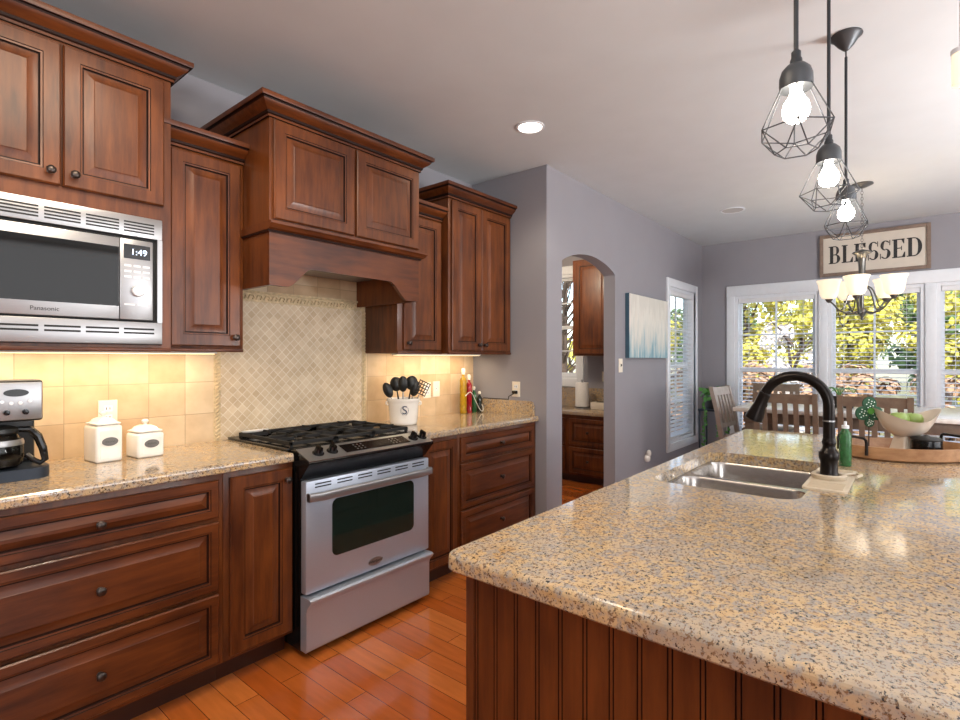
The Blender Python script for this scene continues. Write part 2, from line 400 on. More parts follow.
def crown(x0, x1, yb, yf, z0, parent, left=True, right=True, k=1.0):
    rings = []
    for o, u in CROWN:
        o *= k; u *= k; lo = o if left else 0; ro = o if right else 0
        rings.append([(x0-lo, yb, z0+u), (x0-lo, yf-o, z0+u), (x1+ro, yf-o, z0+u), (x1+ro, yb, z0+u)])
    mb = MB(); mb.loft(rings, True, True, mi=0, mis=[1, 0, 1, 1, 0, 0, 0, 1, 1, 0, 0, 0])
    return mb.build('crown_moulding', ['wood_h', 'glaze'], parent, angle=25)
NY = Vector((0, -1, 0)); WY = 2.788

# ------------------------------------------------------------------ the room shell
CZ = 2.755
struct(MB().box(-3.2, 7.0, -3.9, 4.12, -.05, 0).build('floor', 'floor'))
struct(MB().box(-3.2, 7.0, -3.9, 4.12, CZ, CZ+.1).build('ceiling', 'ceil'))
struct(MB().box(-3.2, 3.366, WY, WY+.12, 0, CZ).build('wall_left', 'wall'))
struct(MB().box(-3.3, -3.2, -3.9, WY+.12, 0, CZ).build('wall_back', 'wall'))
struct(MB().box(-3.2, 7.0, -4.0, -3.9, 0, CZ).build('wall_right', 'wall'))
struct(MB().box(3.256, 3.366, 2.184, WY, 0, CZ).build('wall_return', 'wall'))
# long wall with arched doorway and window
LY0, LY1 = 2.074, 2.184
mb = MB()
mb.box(3.256, 3.473, LY0, LY1, 0, CZ)
arch = [(3.473, CZ), (3.473, 2.085)]
for k in range(0, 25):
    t = k/24; xx = 3.473+.916*t; arch.append((xx, 2.085+.105*math.sin(PI*t)**.75 if 0 < t < 1 else 2.085))
arch += [(4.389, CZ)]
pts = [arch[0]]+arch[1:]
# build the arch head as quads between arch line and ceiling
al = arch[1:-1]
for a, b in zip(al[:-1], al[1:]):
    if b[0]-a[0] < 1e-6: continue
    mb.loft([[(a[0], LY0, a[1]), (b[0], LY0, b[1]), (b[0], LY0, CZ), (a[0], LY0, CZ)], [(a[0], LY1, a[1]), (b[0], LY1, b[1]), (b[0], LY1, CZ), (a[0], LY1, CZ)]])
WX0, WX1, WZ0, WZ1 = 5.715, 6.56, .41, 2.13
mb.box(4.389, WX0, LY0, LY1, 0, CZ); mb.box(WX1, 7.0, LY0, LY1, 0, CZ); mb.box(WX0, WX1, LY0, LY1, 0, WZ0); mb.box(WX0, WX1, LY0, LY1, WZ1, CZ)
struct(mb.build('wall_long', 'wall', angle=30))
# far wall with a row of windows
FX0, FX1 = 6.877, 7.0; FZ0, FZ1 = .35, 2.09
UN = [(.83, 1.69), (-.07, .745), (-.97, -.155)]
mb = MB(); mb.box(FX0, FX1, 1.69, LY0, 0, CZ); mb.box(FX0, FX1, -3.9, -.97, 0, CZ); mb.box(FX0, FX1, -.97, 1.69, 0, FZ0); mb.box(FX0, FX1, -.97, 1.69, FZ1, CZ)
mb.box(FX0, FX1, .745, .83, FZ0, FZ1); mb.box(FX0, FX1, -.155, -.07, FZ0, FZ1)
struct(mb.build('wall_far', 'wall'))
# pantry room beyond the arch
PX1 = 5.6
mb = MB(); PW = (3.12, 4.0, 1.12, 2.36)
mb.box(PX1, PX1+.12, LY1, 3.12, 0, CZ); mb.box(PX1, PX1+.12, 3.9, 4.0, 0, CZ); mb.box(PX1, PX1+.12, 3.12, 3.9, 0, 1.10); mb.box(PX1, PX1+.12, 3.12, 3.9, 2.36, CZ)
struct(mb.build('wall_pantry_far', 'wall'))
struct(MB().box(3.25, PX1+.12, 4.0, 4.12, 0, CZ).build('wall_pantry_left', 'wall'))
struct(MB().box(3.25, 3.366, WY+.12, 4.0, 0, CZ).build('wall_pantry_near', 'wall'))
struct(MB().box(4.40, 5.60, 2.062, 2.074, 0, .11, bev=.003).build('baseboard_long', 'white'))
struct(MB().box(6.865, 6.877, -3.9, 2.074, 0, .11, bev=.003).build('baseboard_far', 'white'))

def window_unit(idx, horiz, a0, a1, z0, z1, rail, plane, depth, grid=2):
    """horiz='Y': wall plane X=plane, opening a0..a1 in Y. 'X': wall plane Y=plane. depth: direction +1 outwards."""
    root = bpy.data.objects.new('window_%d' % idx, None); COL.objects.link(root)
    c = (plane, (a0+a1)/2, z0) if horiz == 'Y' else ((a0+a1)/2, plane, z0)
    root.location = c; WM[root.name] = Matrix.Translation(c); struct(root)
    def bx(m, a, b, d0, d1, za, zb, bev=0):
        if horiz == 'Y': m.box(plane+d0, plane+d1, a, b, za, zb, bev=bev)
        else: m.box(a, b, plane+d0, plane+d1, za, zb, bev=bev)
    m = MB(); f = .035
    bx(m, a0, a0+f, .0, .12, z0, z1); bx(m, a1-f, a1, .0, .12, z0, z1); bx(m, a0+f, a1-f, .0, .12, z1-f, z1); bx(m, a0+f, a1-f, 0, .12, z0, z0+f)
    m.build('window_frame', 'white', root)
    m = MB(); b0, b1, c0, c1 = a0+f, a1-f, z0+f, z1-f; w = .03
    bx(m, b0, b0+w, .06, .09, c0, c1); bx(m, b1-w, b1, .06, .09, c0, c1); bx(m, b0+w, b1-w, .06, .09, c1-w, c1); bx(m, b0+w, b1-w, .06, .09, c0, c0+w)
    bx(m, b0+w, b1-w, .055, .095, rail-.022, rail+.022)
    m.build('sash', 'white', root)
    m = MB(); mid = (a0+a1)/2; g = .009
    for lo, hi in ((rail+.022, c1-w), (c0+w, rail-.022)):
        bx(m, mid-g, mid+g, .066, .082, lo, hi); zz = (lo+hi)/2
        bx(m, b0+w, mid-g, .066, .082, zz-g, zz+g); bx(m, mid+g, b1-w, .066, .082, zz-g, zz+g)
    m.build('grille', 'white', root)
    m = MB(); bx(m, b0+w, b1-w, .0735, .0755, c0+w, c1-w); m.build('glass_pane', 'glass', root)
    return root
def blind(label, horiz, a0, a1, z0, z1, plane, tilt=.10):
    c = (plane+.03, (a0+a1)/2, z0) if horiz == 'Y' else ((a0+a1)/2, plane+.03, z0)
    r = thing('window_blind', label, 'blind', c, group=None)
    def bx(m, a, b, d0, d1, za, zb, dz=0):
        P = []
        for d, e in ((d0, -dz), (d1, dz)):
            P.append([(d, a, za+e), (d, b, za+e), (d, b, zb+e), (d, a, zb+e)] if horiz == 'Y' else [(a, d, za+e), (b, d, za+e), (b, d, zb+e), (a, d, zb+e)])
        m.loft(P)
    p = plane+.03; a0 += .04; a1 -= .04
    m = MB(); bx(m, a0, a1, p-.026, p+.026, z1-.085, z1-.037); m.build('head_rail', 'blind', r)
    m = MB(); z = z0+.085
    while z < z1-.10:
        bx(m, a0+.003, a1-.003, p-.024, p+.024, z, z+.0028, tilt*.024); z += .044
    m.build('slats', 'blind', r)
    m = MB(); bx(m, a0, a1, p-.024, p+.024, z0+.042, z0+.06); m.build('bottom_rail', 'blind', r)
    m = MB()
    for t in (.14, .86):
        a = a0+(a1-a0)*t
        for d in (-.0255, .0245): bx(m, a-.001, a+.001, p+d, p+d+.001, z0+.05, z1-.06)
    m.build('ladder_cord', 'blind', r)
    return r
for i, (a, b) in enumerate(UN): window_unit(i+1, 'Y', a, b, FZ0, FZ1, 1.20, FX0, 1)
window_unit(4, 'X', WX0, WX1, WZ0, WZ1, 1.25, LY0, 1)
window_unit(5, 'Y', 3.12, 3.9, 1.10, 2.36, 1.72, PX1, 1)
blind('white slatted blind in the far-wall window nearest the corner', 'Y', .83, 1.69, FZ0, FZ1, FX0)
blind('white slatted blind in the middle far window behind the chandelier', 'Y', -.07, .745, FZ0, FZ1, FX0)
blind('white slatted blind in the far window at the right edge of the photo', 'Y', -.97, -.155, FZ0, FZ1, FX0)
blind('white slatted blind in the tall window beside the abstract painting', 'X', WX0, WX1, WZ0, WZ1, LY0, .3)
# casings
m = MB(); cx0, cx1 = FX0-.022, FX0
m.box(cx0, cx1, 1.69, 1.78, FZ0, 2.215, bev=.004); m.box(cx0, cx1, -1.06, -.97, FZ0, 2.215, bev=.004); m.box(cx0-.006, cx1, -1.06, 1.78, 2.09, 2.215, bev=.005)
m.box(cx0, cx1, .745, .83, FZ0, 2.09, bev=.004); m.box(cx0, cx1, -.155, -.07, FZ0, 2.09, bev=.004)
m.box(cx0-.03, cx1, -1.08, 1.80, FZ0-.03, FZ0, bev=.005); m.box(cx0, cx1, -1.04, 1.76, FZ0-.12, FZ0-.03, bev=.004)
struct(m.build('trim_1', 'white'))
m = MB(); y0, y1 = LY0-.022, LY0
m.box(5.635, WX0, y0, y1, .32, 2.217, bev=.004); m.box(WX1, 6.64, y0, y1, .32, 2.217, bev=.004); m.box(WX0, WX1, y0, y1, WZ1, 2.217, bev=.004); m.box(WX0, WX1, y0, y1, .32, WZ0, bev=.004)
struct(m.build('trim_2', 'white'))
m = MB(); x0, x1 = PX1-.022, PX1
m.box(x0, x1, 3.04, 3.12, 1.0, 2.46, bev=.003); m.box(x0, x1, 3.9, 3.98, 1.0, 2.46, bev=.003); m.box(x0, x1, 3.12, 3.9, 2.36, 2.46, bev=.003); m.box(x0-.01, x1, 3.12, 3.9, 1.0, 1.10, bev=.003)
struct(m.build('trim_3', 'white'))
# tiled backsplash (set on the range wall)
TY = WY-.010
struct(MB().box(-.3, 1.200, TY, WY, .914, 1.372).build('wall_left_tile_backsplash', 'tile'))
struct(MB().box(2.17, 3.256, TY, WY, .914, 1.372).build('wall_left_tile_backsplash_right', 'tile'))
struct(MB().box(1.235, 2.14, TY, WY, .914, 1.648).build('wall_left_diamond_tile', 'diag'))
struct(MB().box(1.2, 2.17, TY, WY, 1.708, 1.95).build('wall_left_tile_above_ledge', 'tileh'))
m = MB()   # rope and egg carved border around the diamond panel
for xc in (1.2175, 2.155):
    m.box(xc-.0175, xc+.0175, TY-.002, WY, .914, 1.648)
    z = .92
    while z < 1.64:
        m.cyl((xc-.010, TY-.004, z), (xc+.010, TY-.004, z+.016), .006, n=6); z += .02
m.box(1.2, 2.1725, TY-.004, WY, 1.648, 1.708); m.box(1.2, 2.1725, TY-.016, WY, 1.696, 1.708, bev=.003)
x = 1.22
while x < 2.16:
    m.tube([(x-.022, TY-.006, 1.660), (x-.012, TY-.010, 1.682), (x+.006, TY-.010, 1.684), (x+.012, TY-.009, 1.670), (x+.002, TY-.008, 1.664)], .005, n=6); x += .045
struct(m.build('trim_4', 'ledge'))

# ------------------------------------------------------------------ upper cabinets
def upper(label, x0, x1, yf, z0, z1, doors, knobs, crownk=1, left=True, right=True, dz=None, rail=True):
    t = thing('wall_cabinet', label, 'cabinet', ((x0+x1)/2, WY-.005, z0))
    m = MB(); m.box(x0, x1, yf, WY-.002, z0, z1, bev=.0015); m.build('body', 'wood_v', t)
    if rail:
        m = MB(); m.box(x0, x1-.001, yf-.010, yf+.012, z0-.004, z0+.012, bev=.004); m.build('bottom_moulding', 'wood_h', t)
    d0, d1 = dz if dz else (z0+.022, z1-.012)
    for (a, b), k in zip(doors, knobs):
        d = panel('door', (a, yf, d0), X, NY, b-a, d1-d0, t)
        if k: knob((k[0], yf-.02, k[1]), NY, d)
    crown(x0, x1, WY-.002, yf, z1, t, left, right, crownk)
    return t
# microwave cabinet
mc = thing('wall_cabinet', 'honey-lit cherry wall cabinet with two doors over the built-in microwave', 'cabinet', (.5, WY-.005, 1.372))
YM = 2.40
m = MB()
m.box(.125, .862, 2.44, WY-.002, 1.372, 2.495)          # carcass behind the niche
m.box(.125, .170, YM, 2.44, 1.372, 2.495); m.box(.828, .862, YM, 2.44, 1.372, 2.495)
m.box(.170, .828, YM, 2.44, 1.908, 2.495); m.box(.170, .828, YM, 2.44, 1.372, 1.392)
m.build('body', 'wood_v', mc)
for a, b, kx in ((.165, .492, .460), (.498, .832, .530)):
    d = panel('door', (a, YM, 1.965), X, NY, b-a, .515, mc); knob((kx, YM-.02, 2.01), NY, d)
m = MB(); m.box(.125, .861, YM-.010, YM+.012, 1.366, 1.382, bev=.004); m.build('bottom_moulding', 'wood_h', mc)
crown(.125, .862, WY-.002, YM, 2.493, mc)
upper('narrow single-door cherry wall cabinet between the microwave and the range hood', .864, 1.198, 2.46, 1.372, 2.255, [(.876, 1.178)], [(1.150, 1.435)], right=False)
upper('short single-door cherry wall cabinet right behind the range hood', 2.162, 2.554, 2.46, 1.372, 2.255, [(2.205, 2.535)], [(2.235, 1.435)], right=False)
upper('tall two-door cherry wall cabinet against the right end wall', 2.556, 3.254, 2.40, 1.372, 2.415, [(2.580, 2.884), (2.890, 3.225)], [(2.855, 1.435), (2.918, 1.435)], right=False)
# range hood
hd = thing('range_hood', 'cherry mantel range hood with two upper doors and arched valance above the range', 'range hood', (1.658, WY-.005, 1.67))
HX0, HX1, HY = 1.200, 2.115, 2.22
m = MB()
m.box(HX0, HX1, HY, WY-.002, 1.945, 2.42)
m.box(HX0, HX0+.02, HY+.022, WY-.012, 1.668, 1.945); m.box(HX1-.02, HX1, HY+.022, WY-.012, 1.668, 1.945)
m.build('body', 'wood_v', hd)
d = panel('door', (1.216, HY, 1.965), X, NY, .435, .445, hd); d = panel('door', (1.668, HY, 1.965), X, NY, .435, .445, hd)
crown(HX0, HX1, WY-.002, HY, 2.418, hd)
# mantel ledge
rings = []
for o, u in [(0, 0), (.008, 0), (.012, .010), (.026, .016), (.034, .030), (.038, .034), (.038, .046), (0, .046)]:
    rings.append([(HX0-min(o, .010), WY-.012, 1.905+u), (HX0-min(o, .012), HY-o, 1.905+u), (HX1+o, HY-o, 1.905+u), (HX1+o, WY-.330, 1.905+u)])
m = MB(); m.loft(rings, mis=[0, 1, 0, 0, 0, 0, 0]); m.build('mantel_ledge', ['wood_h', 'glaze'], hd, angle=25)
# valance with arch
up = [(HX0, 1.668), (HX0+.085, 1.668)]
for k in range(1, 13): t = k/12; up.append((HX0+.085+.135*t, 1.668+.095*(t*t*(3-2*t))))
low = up + [(HX0+HX1-a, b) for a, b in up[::-1]]
m = MB()
for (a, za), (b, zb) in zip(low[:-1], low[1:]):
    if b-a < 1e-6: continue
    m.loft([[(a, HY, za), (b, HY, zb), (b, HY, 1.915), (a, HY, 1.915)], [(a, HY+.022, za), (b, HY+.022, zb), (b, HY+.022, 1.915), (a, HY+.022, 1.915)]])
m.build('valance', 'wood_h', hd, angle=25)
m = MB(); m.box(HX0+.022, HX1-.022, HY+.024, WY-.014, 1.83, 1.85); m.build('hood_liner', 'steel_h', hd)

# ------------------------------------------------------------------ base cabinets
YB = 2.17
def base(label, x0, x1, z1=.874):
    t = thing('base_cabinet', label, 'cabinet', ((x0+x1)/2, WY-.005, 0))
    MB().box(x0, x1, YB, WY-.002, .10, z1, bev=.0015).build('body', 'wood_v', t)
    MB().box(x0, x1, YB+.07, WY-.1, 0, .10).build('toe_kick', 'toe', t)
    return t
t = base('wide three-drawer cherry base cabinet under the coffee maker', .125, .973)
for z0, z1, kz in ((.700, .850, .770), (.408, .682, .545), (.118, .392, .255)):
    d = panel('drawer', (.150, YB, z0), X, NY, .802, z1-z0, t, fw=.040, horiz=True); knob((.550, YB-.02, kz), NY, d)
t = base('single-door cherry base cabinet just left of the range', .974, 1.284)
d = panel('door', (.998, YB, .118), X, NY, .276, .732, t); knob((1.245, YB-.02, .800), NY, d)
t = base('single-door cherry base cabinet just right of the range', 2.054, 2.395)
d = panel('door', (2.080, YB, .118), X, NY, .296, .732, t, fw=.052)
t = base('three-drawer cherry base cabinet at the right end under the oil bottles', 2.396, 3.254)
for z0, z1, kz in ((.700, .850, .775), (.408, .682, .548), (.118, .392, .262)):
    d = panel('drawer', (2.415, YB, z0), X, NY, .790, z1-z0, t, fw=.040, horiz=True); knob((2.81, YB-.02, kz), NY, d)

def counter(name, label, x0, x1, y0, y1, z0, z1, extra=None):
    t = thing(name, label, 'countertop', ((x0+x1)/2, (y0+y1)/2, z0))
    rr = []
    for i, z in ((.004, z0), (0, z0+.004), (0, z1-.014), (.0008, z1-.0095), (.0028, z1-.0055), (.0055, z1-.0025), (.0085, z1-.0007), (.012, z1)):
        rr.append([(x0, y1, z), (x0, y0+i, z), (x1, y0+i, z), (x1, y1, z)])
    MB().loft(rr).build('slab', 'granite', t, angle=8)
    return t
counter('granite_countertop', 'gold speckled granite countertop under the coffee maker and canisters', -.3, 1.272, 2.14, WY-.002, .876, .914)
ct = counter('granite_countertop', 'gold speckled granite countertop right of the range under the utensil crock', 2.070, 3.254, 2.14, WY-.002, .876, .914)
m = MB(); pr = [(2.175, .9145), (2.175, .985), (2.185, 1.008), (2.205, 1.02), (2.775, 1.02), (2.775, .9145)]
m.prism(pr, lambda a, b: (3.234, a, b), lambda a, b: (3.2545, a, b)); m.build('end_splash', 'granite', ct)

# ------------------------------------------------------------------ range
rg = thing('gas_range', 'stainless slide-in gas range with black grates and oven window', 'range', (1.669, 2.45, 0))
RX0, RX1 = 1.290, 2.048
m = MB(); m.box(RX0, RX1, 2.115, WY-.02, .03, .905); m.build('side_body', 'black', rg)
for x, y in ((1.35, 2.2), (1.99, 2.2), (1.35, 2.7), (1.99, 2.7)): m = MB(); m.cyl((x, y, 0), (x, y, .032), .018); m.build('foot', 'black', rg)
# oven door
DY = 2.070
m = MB(); m.box(RX0, RX1, DY, 2.113, .290, .792, bev=.006)
door = m.build('oven_door', 'steel', rg)
m = MB(); P = rrect(1.425, 1.935, .425, .690, .03); m.prism(P, lambda a, b: (a, DY-.0015, b), lambda a, b: (a, DY+.002, b)); m.build('window', 'ovenglass', door)
m = MB()
for k in range(6):
    xa = 1.335+k*.118
    for zz in (.752, .766): m.box(xa, xa+.085, DY-.001, DY+.004, zz+.006, zz+.012)
m.build('vent_slots', 'dark', door)
m = MB()
hp = []
for k in range(13):
    t_ = k/12; xx = 1.292+.754*t_; bow = .014*min(1, min(t_, 1-t_)*14)
    hp.append([(xx, DY-.020-bow+a, .724+b) for a, b in rrect(-.011, .011, -.019, .019, .009, 3)])
m.loft(hp)
for xa in (1.300, 2.038): m.box(xa-.008, xa+.008, DY-.022, DY+.001, .706, .742, bev=.002)
m.build('handle', 'steel_h', door)
m = MB(); m.prism([(1.675+.045*math.cos(2*PI*k/28), .332+.019*math.sin(2*PI*k/28)) for k in range(28)], lambda a, b: (a, DY-.003, b), lambda a, b: (a, DY+.001, b)); bd = m.build('badge', 'steel_h', door)
text('badge_lettering', 'Whirlpool', .020, 'textdark', door, (1.675, DY-.0035, .332), R_Y, .0004, shear=.2)
# storage drawer
m = MB()
pr = [(2.113, .035), (2.072, .035), (2.066, .045), (2.066, .215), (2.060, .235), (2.035, .262), (2.033, .272), (2.045, .278), (2.113, .278)]
m.prism(pr, lambda a, b: (RX0, a, b), lambda a, b: (RX1, a, b)); m.build('storage_drawer', 'steel', rg, angle=25)
# control panel
pr = [(2.105, .800), (2.045, .866), (2.038, .872), (2.038, .880), (2.045, .887), (2.150, .925), (2.20, .925), (2.20, .860), (2.113, .800)]
m = MB(); m.prism(pr, lambda a, b: (RX0-.004, a, b), lambda a, b: (RX1+.004, a, b)); cp = m.build('control_housing', 'black', rg, angle=25)
sl = Vector((0, 2.150-2.045, .925-.887)); sn = Vector((0, -sl.z, sl.y)).normalized(); so = Vector((0, 2.045, .887)); su = sl.normalized()
def onp(x, s_, d): p = so+su*s_+sn*d; return (x, p.y, p.z)
m = MB(); m.loft([[onp(RX0, -.006, .0), onp(RX1, -.006, .0), onp(RX1, .112, 0), onp(RX0, .112, 0)], [onp(RX0, -.006, .003), onp(RX1, -.006, .003), onp(RX1, .112, .003), onp(RX0, .112, .003)]]); m.build('control_panel', 'steel_h', rg)
m = MB(); m.loft([[onp(1.500, .018, .003), onp(1.905, .018, .003), onp(1.905, .092, .003), onp(1.500, .092, .003)], [onp(1.500, .018, .0045), onp(1.905, .018, .0045), onp(1.905, .092, .0045), onp(1.500, .092, .0045)]]); dp = m.build('touch_panel', 'black', rg)
for xx in (1.575, 1.80):
    m = MB()
    for k in range(3):
        for j in range(3): m.cyl(onp(xx+k*.022, .035+j*.020, .0045), onp(xx+k*.022, .035+j*.020, .0052), .005, n=8)
    m.build('touch_buttons', 'plaque', dp)
for x in (1.365, 1.440, 1.950, 2.015):
    m = MB(); m.cyl(onp(x, .050, .003), onp(x, .050, .006), .027, n=20); m.cyl(onp(x, .050, .006), onp(x, .050, .030), .021, .018, n=20)
    a = onp(x, .050, .030); m.loft([[onp(x-.005, .030, .028), onp(x+.005, .030, .028), onp(x+.005, .070, .028), onp(x-.005, .070, .028)], [onp(x-.004, .032, .040), onp(x+.004, .032, .040), onp(x+.004, .068, .040), onp(x-.004, .068, .040)]])
    m.build('burner_knob', 'black', rg)
m = MB(); m.box(1.272, 2.068, 2.200, WY-.004, .915, .926, bev=.003); ck = m.build('cooktop', 'black', rg)
m = MB(); m.box(1.33, 2.01, 2.735, 2.775, .926, .945, bev=.006); m.build('rear_vent', 'black', rg)
for x, y, r in ((1.46, 2.34, .045), (1.46, 2.60, .038), (1.88, 2.34, .05), (1.88, 2.60, .038), (1.67, 2.47, .035)):
    m = MB(); m.lathe([(r*1.35, .926), (r*1.3, .931), (r, .932), (r, .940), (r*.9, .944), (.002, .945)], (x, y, 0), 20); m.build('burner', 'iron', rg)
for a, b in ((1.305, 1.552), (1.556, 1.784), (1.788, 2.035)):
    m = MB(); y0, y1, zt = 2.225, 2.725, .953; w = .007
    for x in (a, b-2*w): m.box(x, x+2*w, y0, y1, zt-.020, zt-.002, bev=.002)
    for y in (y0, y1-2*w, (y0+y1)/2-w): m.box(a, b, y, y+2*w, zt-.018, zt-.002, bev=.002)
    for x in (a+.001, b-.015):
        for y in (y0, y1-.014): m.box(x, x+.014, y, y+.014, .9262, zt-.01)
    xm = (a+b)/2
    for yc in (y0+.125, y1-.125):
        m.box(xm-w/2, xm+w/2, yc+.03, yc+.12, zt-.012, zt+.003); m.box(xm-w/2, xm+w/2, yc-.12, yc-.03, zt-.012, zt+.003)
        m.box(a, xm-.03, yc-w/2, yc+w/2, zt-.012, zt+.003); m.box(xm+.03, b, yc-w/2, yc+w/2, zt-.012, zt+.003)
    m.build('grate', 'iron', rg)

# ------------------------------------------------------------------ microwave
mw = thing('microwave_oven', 'built-in stainless microwave with vented trim below the left cabinets', 'microwave', (.499, YM, 1.394))
TYM = YM-.018; TB = 2.438
m = MB()
m.box(.174, .824, TYM, TB-.02, 1.822, 1.904, bev=.002); m.box(.174, .824, TYM, TB-.02, 1.396, 1.484, bev=.002)
m.box(.174, .192, TYM, TB-.02, 1.484, 1.822); m.box(.806, .824, TYM, TB-.02, 1.484, 1.822)
tr = m.build('trim_kit', 'steel_h', mw)
m = MB()
for k in range(5):
    xa = .200+k*.122
    for zz in (1.838, 1.850, 1.862, 1.874): m.box(xa, xa+.106, TYM-.001, TYM+.006, zz, zz+.006)
m.build('louvres', 'dark', tr)
m = MB()
for k in range(5):
    xa = .200+k*.122
    for zz in (1.436, 1.452): m.box(xa, xa+.106, TYM-.001, TYM+.006, zz, zz+.007)
m.build('louvres', 'dark', tr)
m = MB(); m.box(.193, .805, YM-.002, TB-.005, 1.486, 1.820); m.build('case', 'dark', mw)
m = MB(); m.box(.200, .672, YM-.022, YM-.003, 1.492, 1.808, bev=.002); dr = m.build('door', 'steel_h', mw)
m = MB(); m.box(.200, .670, YM-.0235, YM-.0215, 1.542, 1.772); m.build('window', 'mwglass', dr)
text('brand_lettering', 'Panasonic', .021, 'textdark', dr, (.445, YM-.0226, 1.516), R_Y, .0004)
m = MB(); m.box(.674, .788, YM-.022, YM-.003, 1.492, 1.808, bev=.002); kp = m.build('keypad', 'steel_h', mw)
m = MB(); m.box(.686, .778, YM-.0235, YM-.0215, 1.732, 1.788); ds = m.build('display', 'black', kp)
text('clock_digits', '1:49', .034, 'display', kp, (.738, YM-.0240, 1.758), R_Y, .0004)
m = MB()
for j in range(3):
    for k in range(3): m.box(.688+k*.032, .712+k*.032, YM-.0232, YM-.0215, 1.700-j*.022, 1.708-j*.022)
m.build('buttons', 'white', kp); m = MB()
for k in range(2): m.box(.688+k*.046, .724+k*.046, YM-.0232, YM-.0215, 1.548, 1.554)
m.build('start_buttons', 'white', kp)
m = MB(); m.lathe([(.022, .0215), (.022, .040), (.019, .044), (.001, .044)], (.732, YM, 1.605), 24, axis='Y'); m.build('dial', 'white', kp)

# under-cabinet lights
for lab, x0, x1, e in (('slim under-cabinet light bar beneath the microwave cabinet', .22, 1.14, 4.8), ('slim under-cabinet light bar beneath the tall right wall cabinet', 2.28, 3.14, 3.8)):
    t = thing('under_cabinet_light', lab, 'light', ((x0+x1)/2, 2.62, 1.359))
    MB().box(x0, x1, 2.60, 2.65, 1.362, 1.3715, bev=.002).build('housing', 'white', t)
    MB().box(x0+.01, x1-.01, 2.605, 2.645, 1.359, 1.3618).build('lens', 'lens', t)
    lo = light('under_cabinet_lamp', 'AREA', ((x0+x1)/2, 2.625, 1.356), e, (1, .79, .53), direction=(0, .30, -1), size=x1-x0-.02, size_y=.04)

# ------------------------------------------------------------------ island
isl = thing('kitchen_island', 'large island base with cherry beadboard end panel under the speckled granite top', 'kitchen island', (2.16, .235, 0))
IX0, IX1, IY0, IY1 = .840, 3.48, -.33, .800
HX = rrect(1.795, 2.530, .268, .722, .07)
m = MB()
ring = lambda i, z: [(a, b, z) for a, b in rrect(IX0+i, IX1-i, IY0+i, IY1-i, .022-min(i, .012))]
m.loft([ring(.005, .872), ring(0, .877), ring(0, .900), ring(.0008, .9045), ring(.0028, .9085), ring(.0055, .9115), ring(.0085, .9133), ring(.012, .914)], False, False)
m.fill([ring(.012, .914), [(a, b, .914) for a, b in HX]]); m.fill([ring(.005, .872), [(a, b, .872) for a, b in HX]])
m.loft([[(a, b, .914) for a, b in HX], [(a, b, .872) for a, b in HX]], False, False)
ict = thing('granite_countertop', 'largest granite countertop, on the island, with the sink cut into it', 'countertop', (2.16, .235, .872))
m.build('slab', 'granite', ict, angle=8)
BX0, BX1, BY0, BY1 = .885, 3.44, -.05, .773
m = MB(); m.box(BX0+.012, BX1, BY0, .255, 0, .8715); m.box(BX0+.012, 1.77, .255, BY1-.012, 0, .8715); m.box(2.555, BX1, .255, BY1-.012, 0, .8715); m.box(1.77, 2.555, .735, BY1-.012, 0, .8715); m.box(1.77, 2.555, .255, .735, 0, .65)
m.build('body', 'wood_i', isl)
m = MB()   # beadboard near end, profile in Y with paired grooves
prof = []
y = BY0-.27
pts = [(BY0-.27, 0)]
yy = .753-.054*18
while yy < .750:
    for g in (0, .008): pts += [(yy+g-.0013, 0), (yy+g, .004), (yy+g+.0013, 0)]
    yy += .0535
pts = [p for p in pts if p[0] > BY0-.001 or p == pts[0]]
pts[0] = (BY0, 0); pts.append((.753, 0))
for (a, da), (b, db) in zip(pts[:-1], pts[1:]):
    if b-a < 1e-6: continue
    g = 1 if (da > 0 or db > 0) else 0
    f = m.bm.faces.new([m.bm.verts.new((BX0+.003+d, q, z)) for q, d, z in ((a, da, 0), (b, db, 0), (b, db, .8715), (a, da, .8715))]); f.material_index = g
m.box(BX0+.0095, BX0+.0118, BY0, .753, 0, .8715)
m.build('beadboard_panel', ['wood_i', 'glaze'], isl)
MB().box(BX0-.002, BX0+.02, .753, BY1+.002, 0, .8715, bev=.002).build('corner_stile', 'wood_i', isl)
for a, b in ((.90, 1.50), (1.52, 2.10), (2.12, 2.72), (2.74, 3.42)):
    panel('door', (b, BY1-.012, .118), Vector((-1, 0, 0)), Y, b-a, .735, isl)
MB().box(BX0, BX1, BY1-.0115, BY1-.004, 0, .11).build('toe_kick', 'toe', isl)

sk = thing('kitchen_sink', 'undermount stainless double-bowl sink in the island', 'sink', (2.19, .50, .66))
m = MB(); b1 = (1.803, 2.150, .278, .715); b2 = (2.178, 2.516, .278, .715)
m.fill([[(a, b, .871) for a, b in rrect(1.774, 2.552, .258, .732, .06)], [(a, b, .871) for a, b in rrect(*b1, .065)], [(a, b, .871) for a, b in rrect(*b2, .065)]])
m.build('flange', 'sinksteel', sk)
for b_ in (b1, b2):
    m = MB(); rings = []
    for i, z in ((0, .871), (.004, .862), (.008, .75), (.012, .705), (.022, .688), (.045, .680), (.10, .677)):
        rings.append([(a, b, z) for a, b in rrect(b_[0]+i, b_[1]-i, b_[2]+i, b_[3]-i, max(.02, .065-i*.4))])
    m.loft(rings, False, True)
    bw = m.build('bowl', 'sinksteel', sk, angle=60)
    cx, cy = (b_[0]+b_[1])/2, (b_[2]+b_[3])/2
    m = MB(); m.lathe([(.042, .6775), (.042, .679), (.035, .680), (.03, .6785), (.001, .6785)], (cx, cy, 0), 20); m.build('drain', 'steel_h', bw)

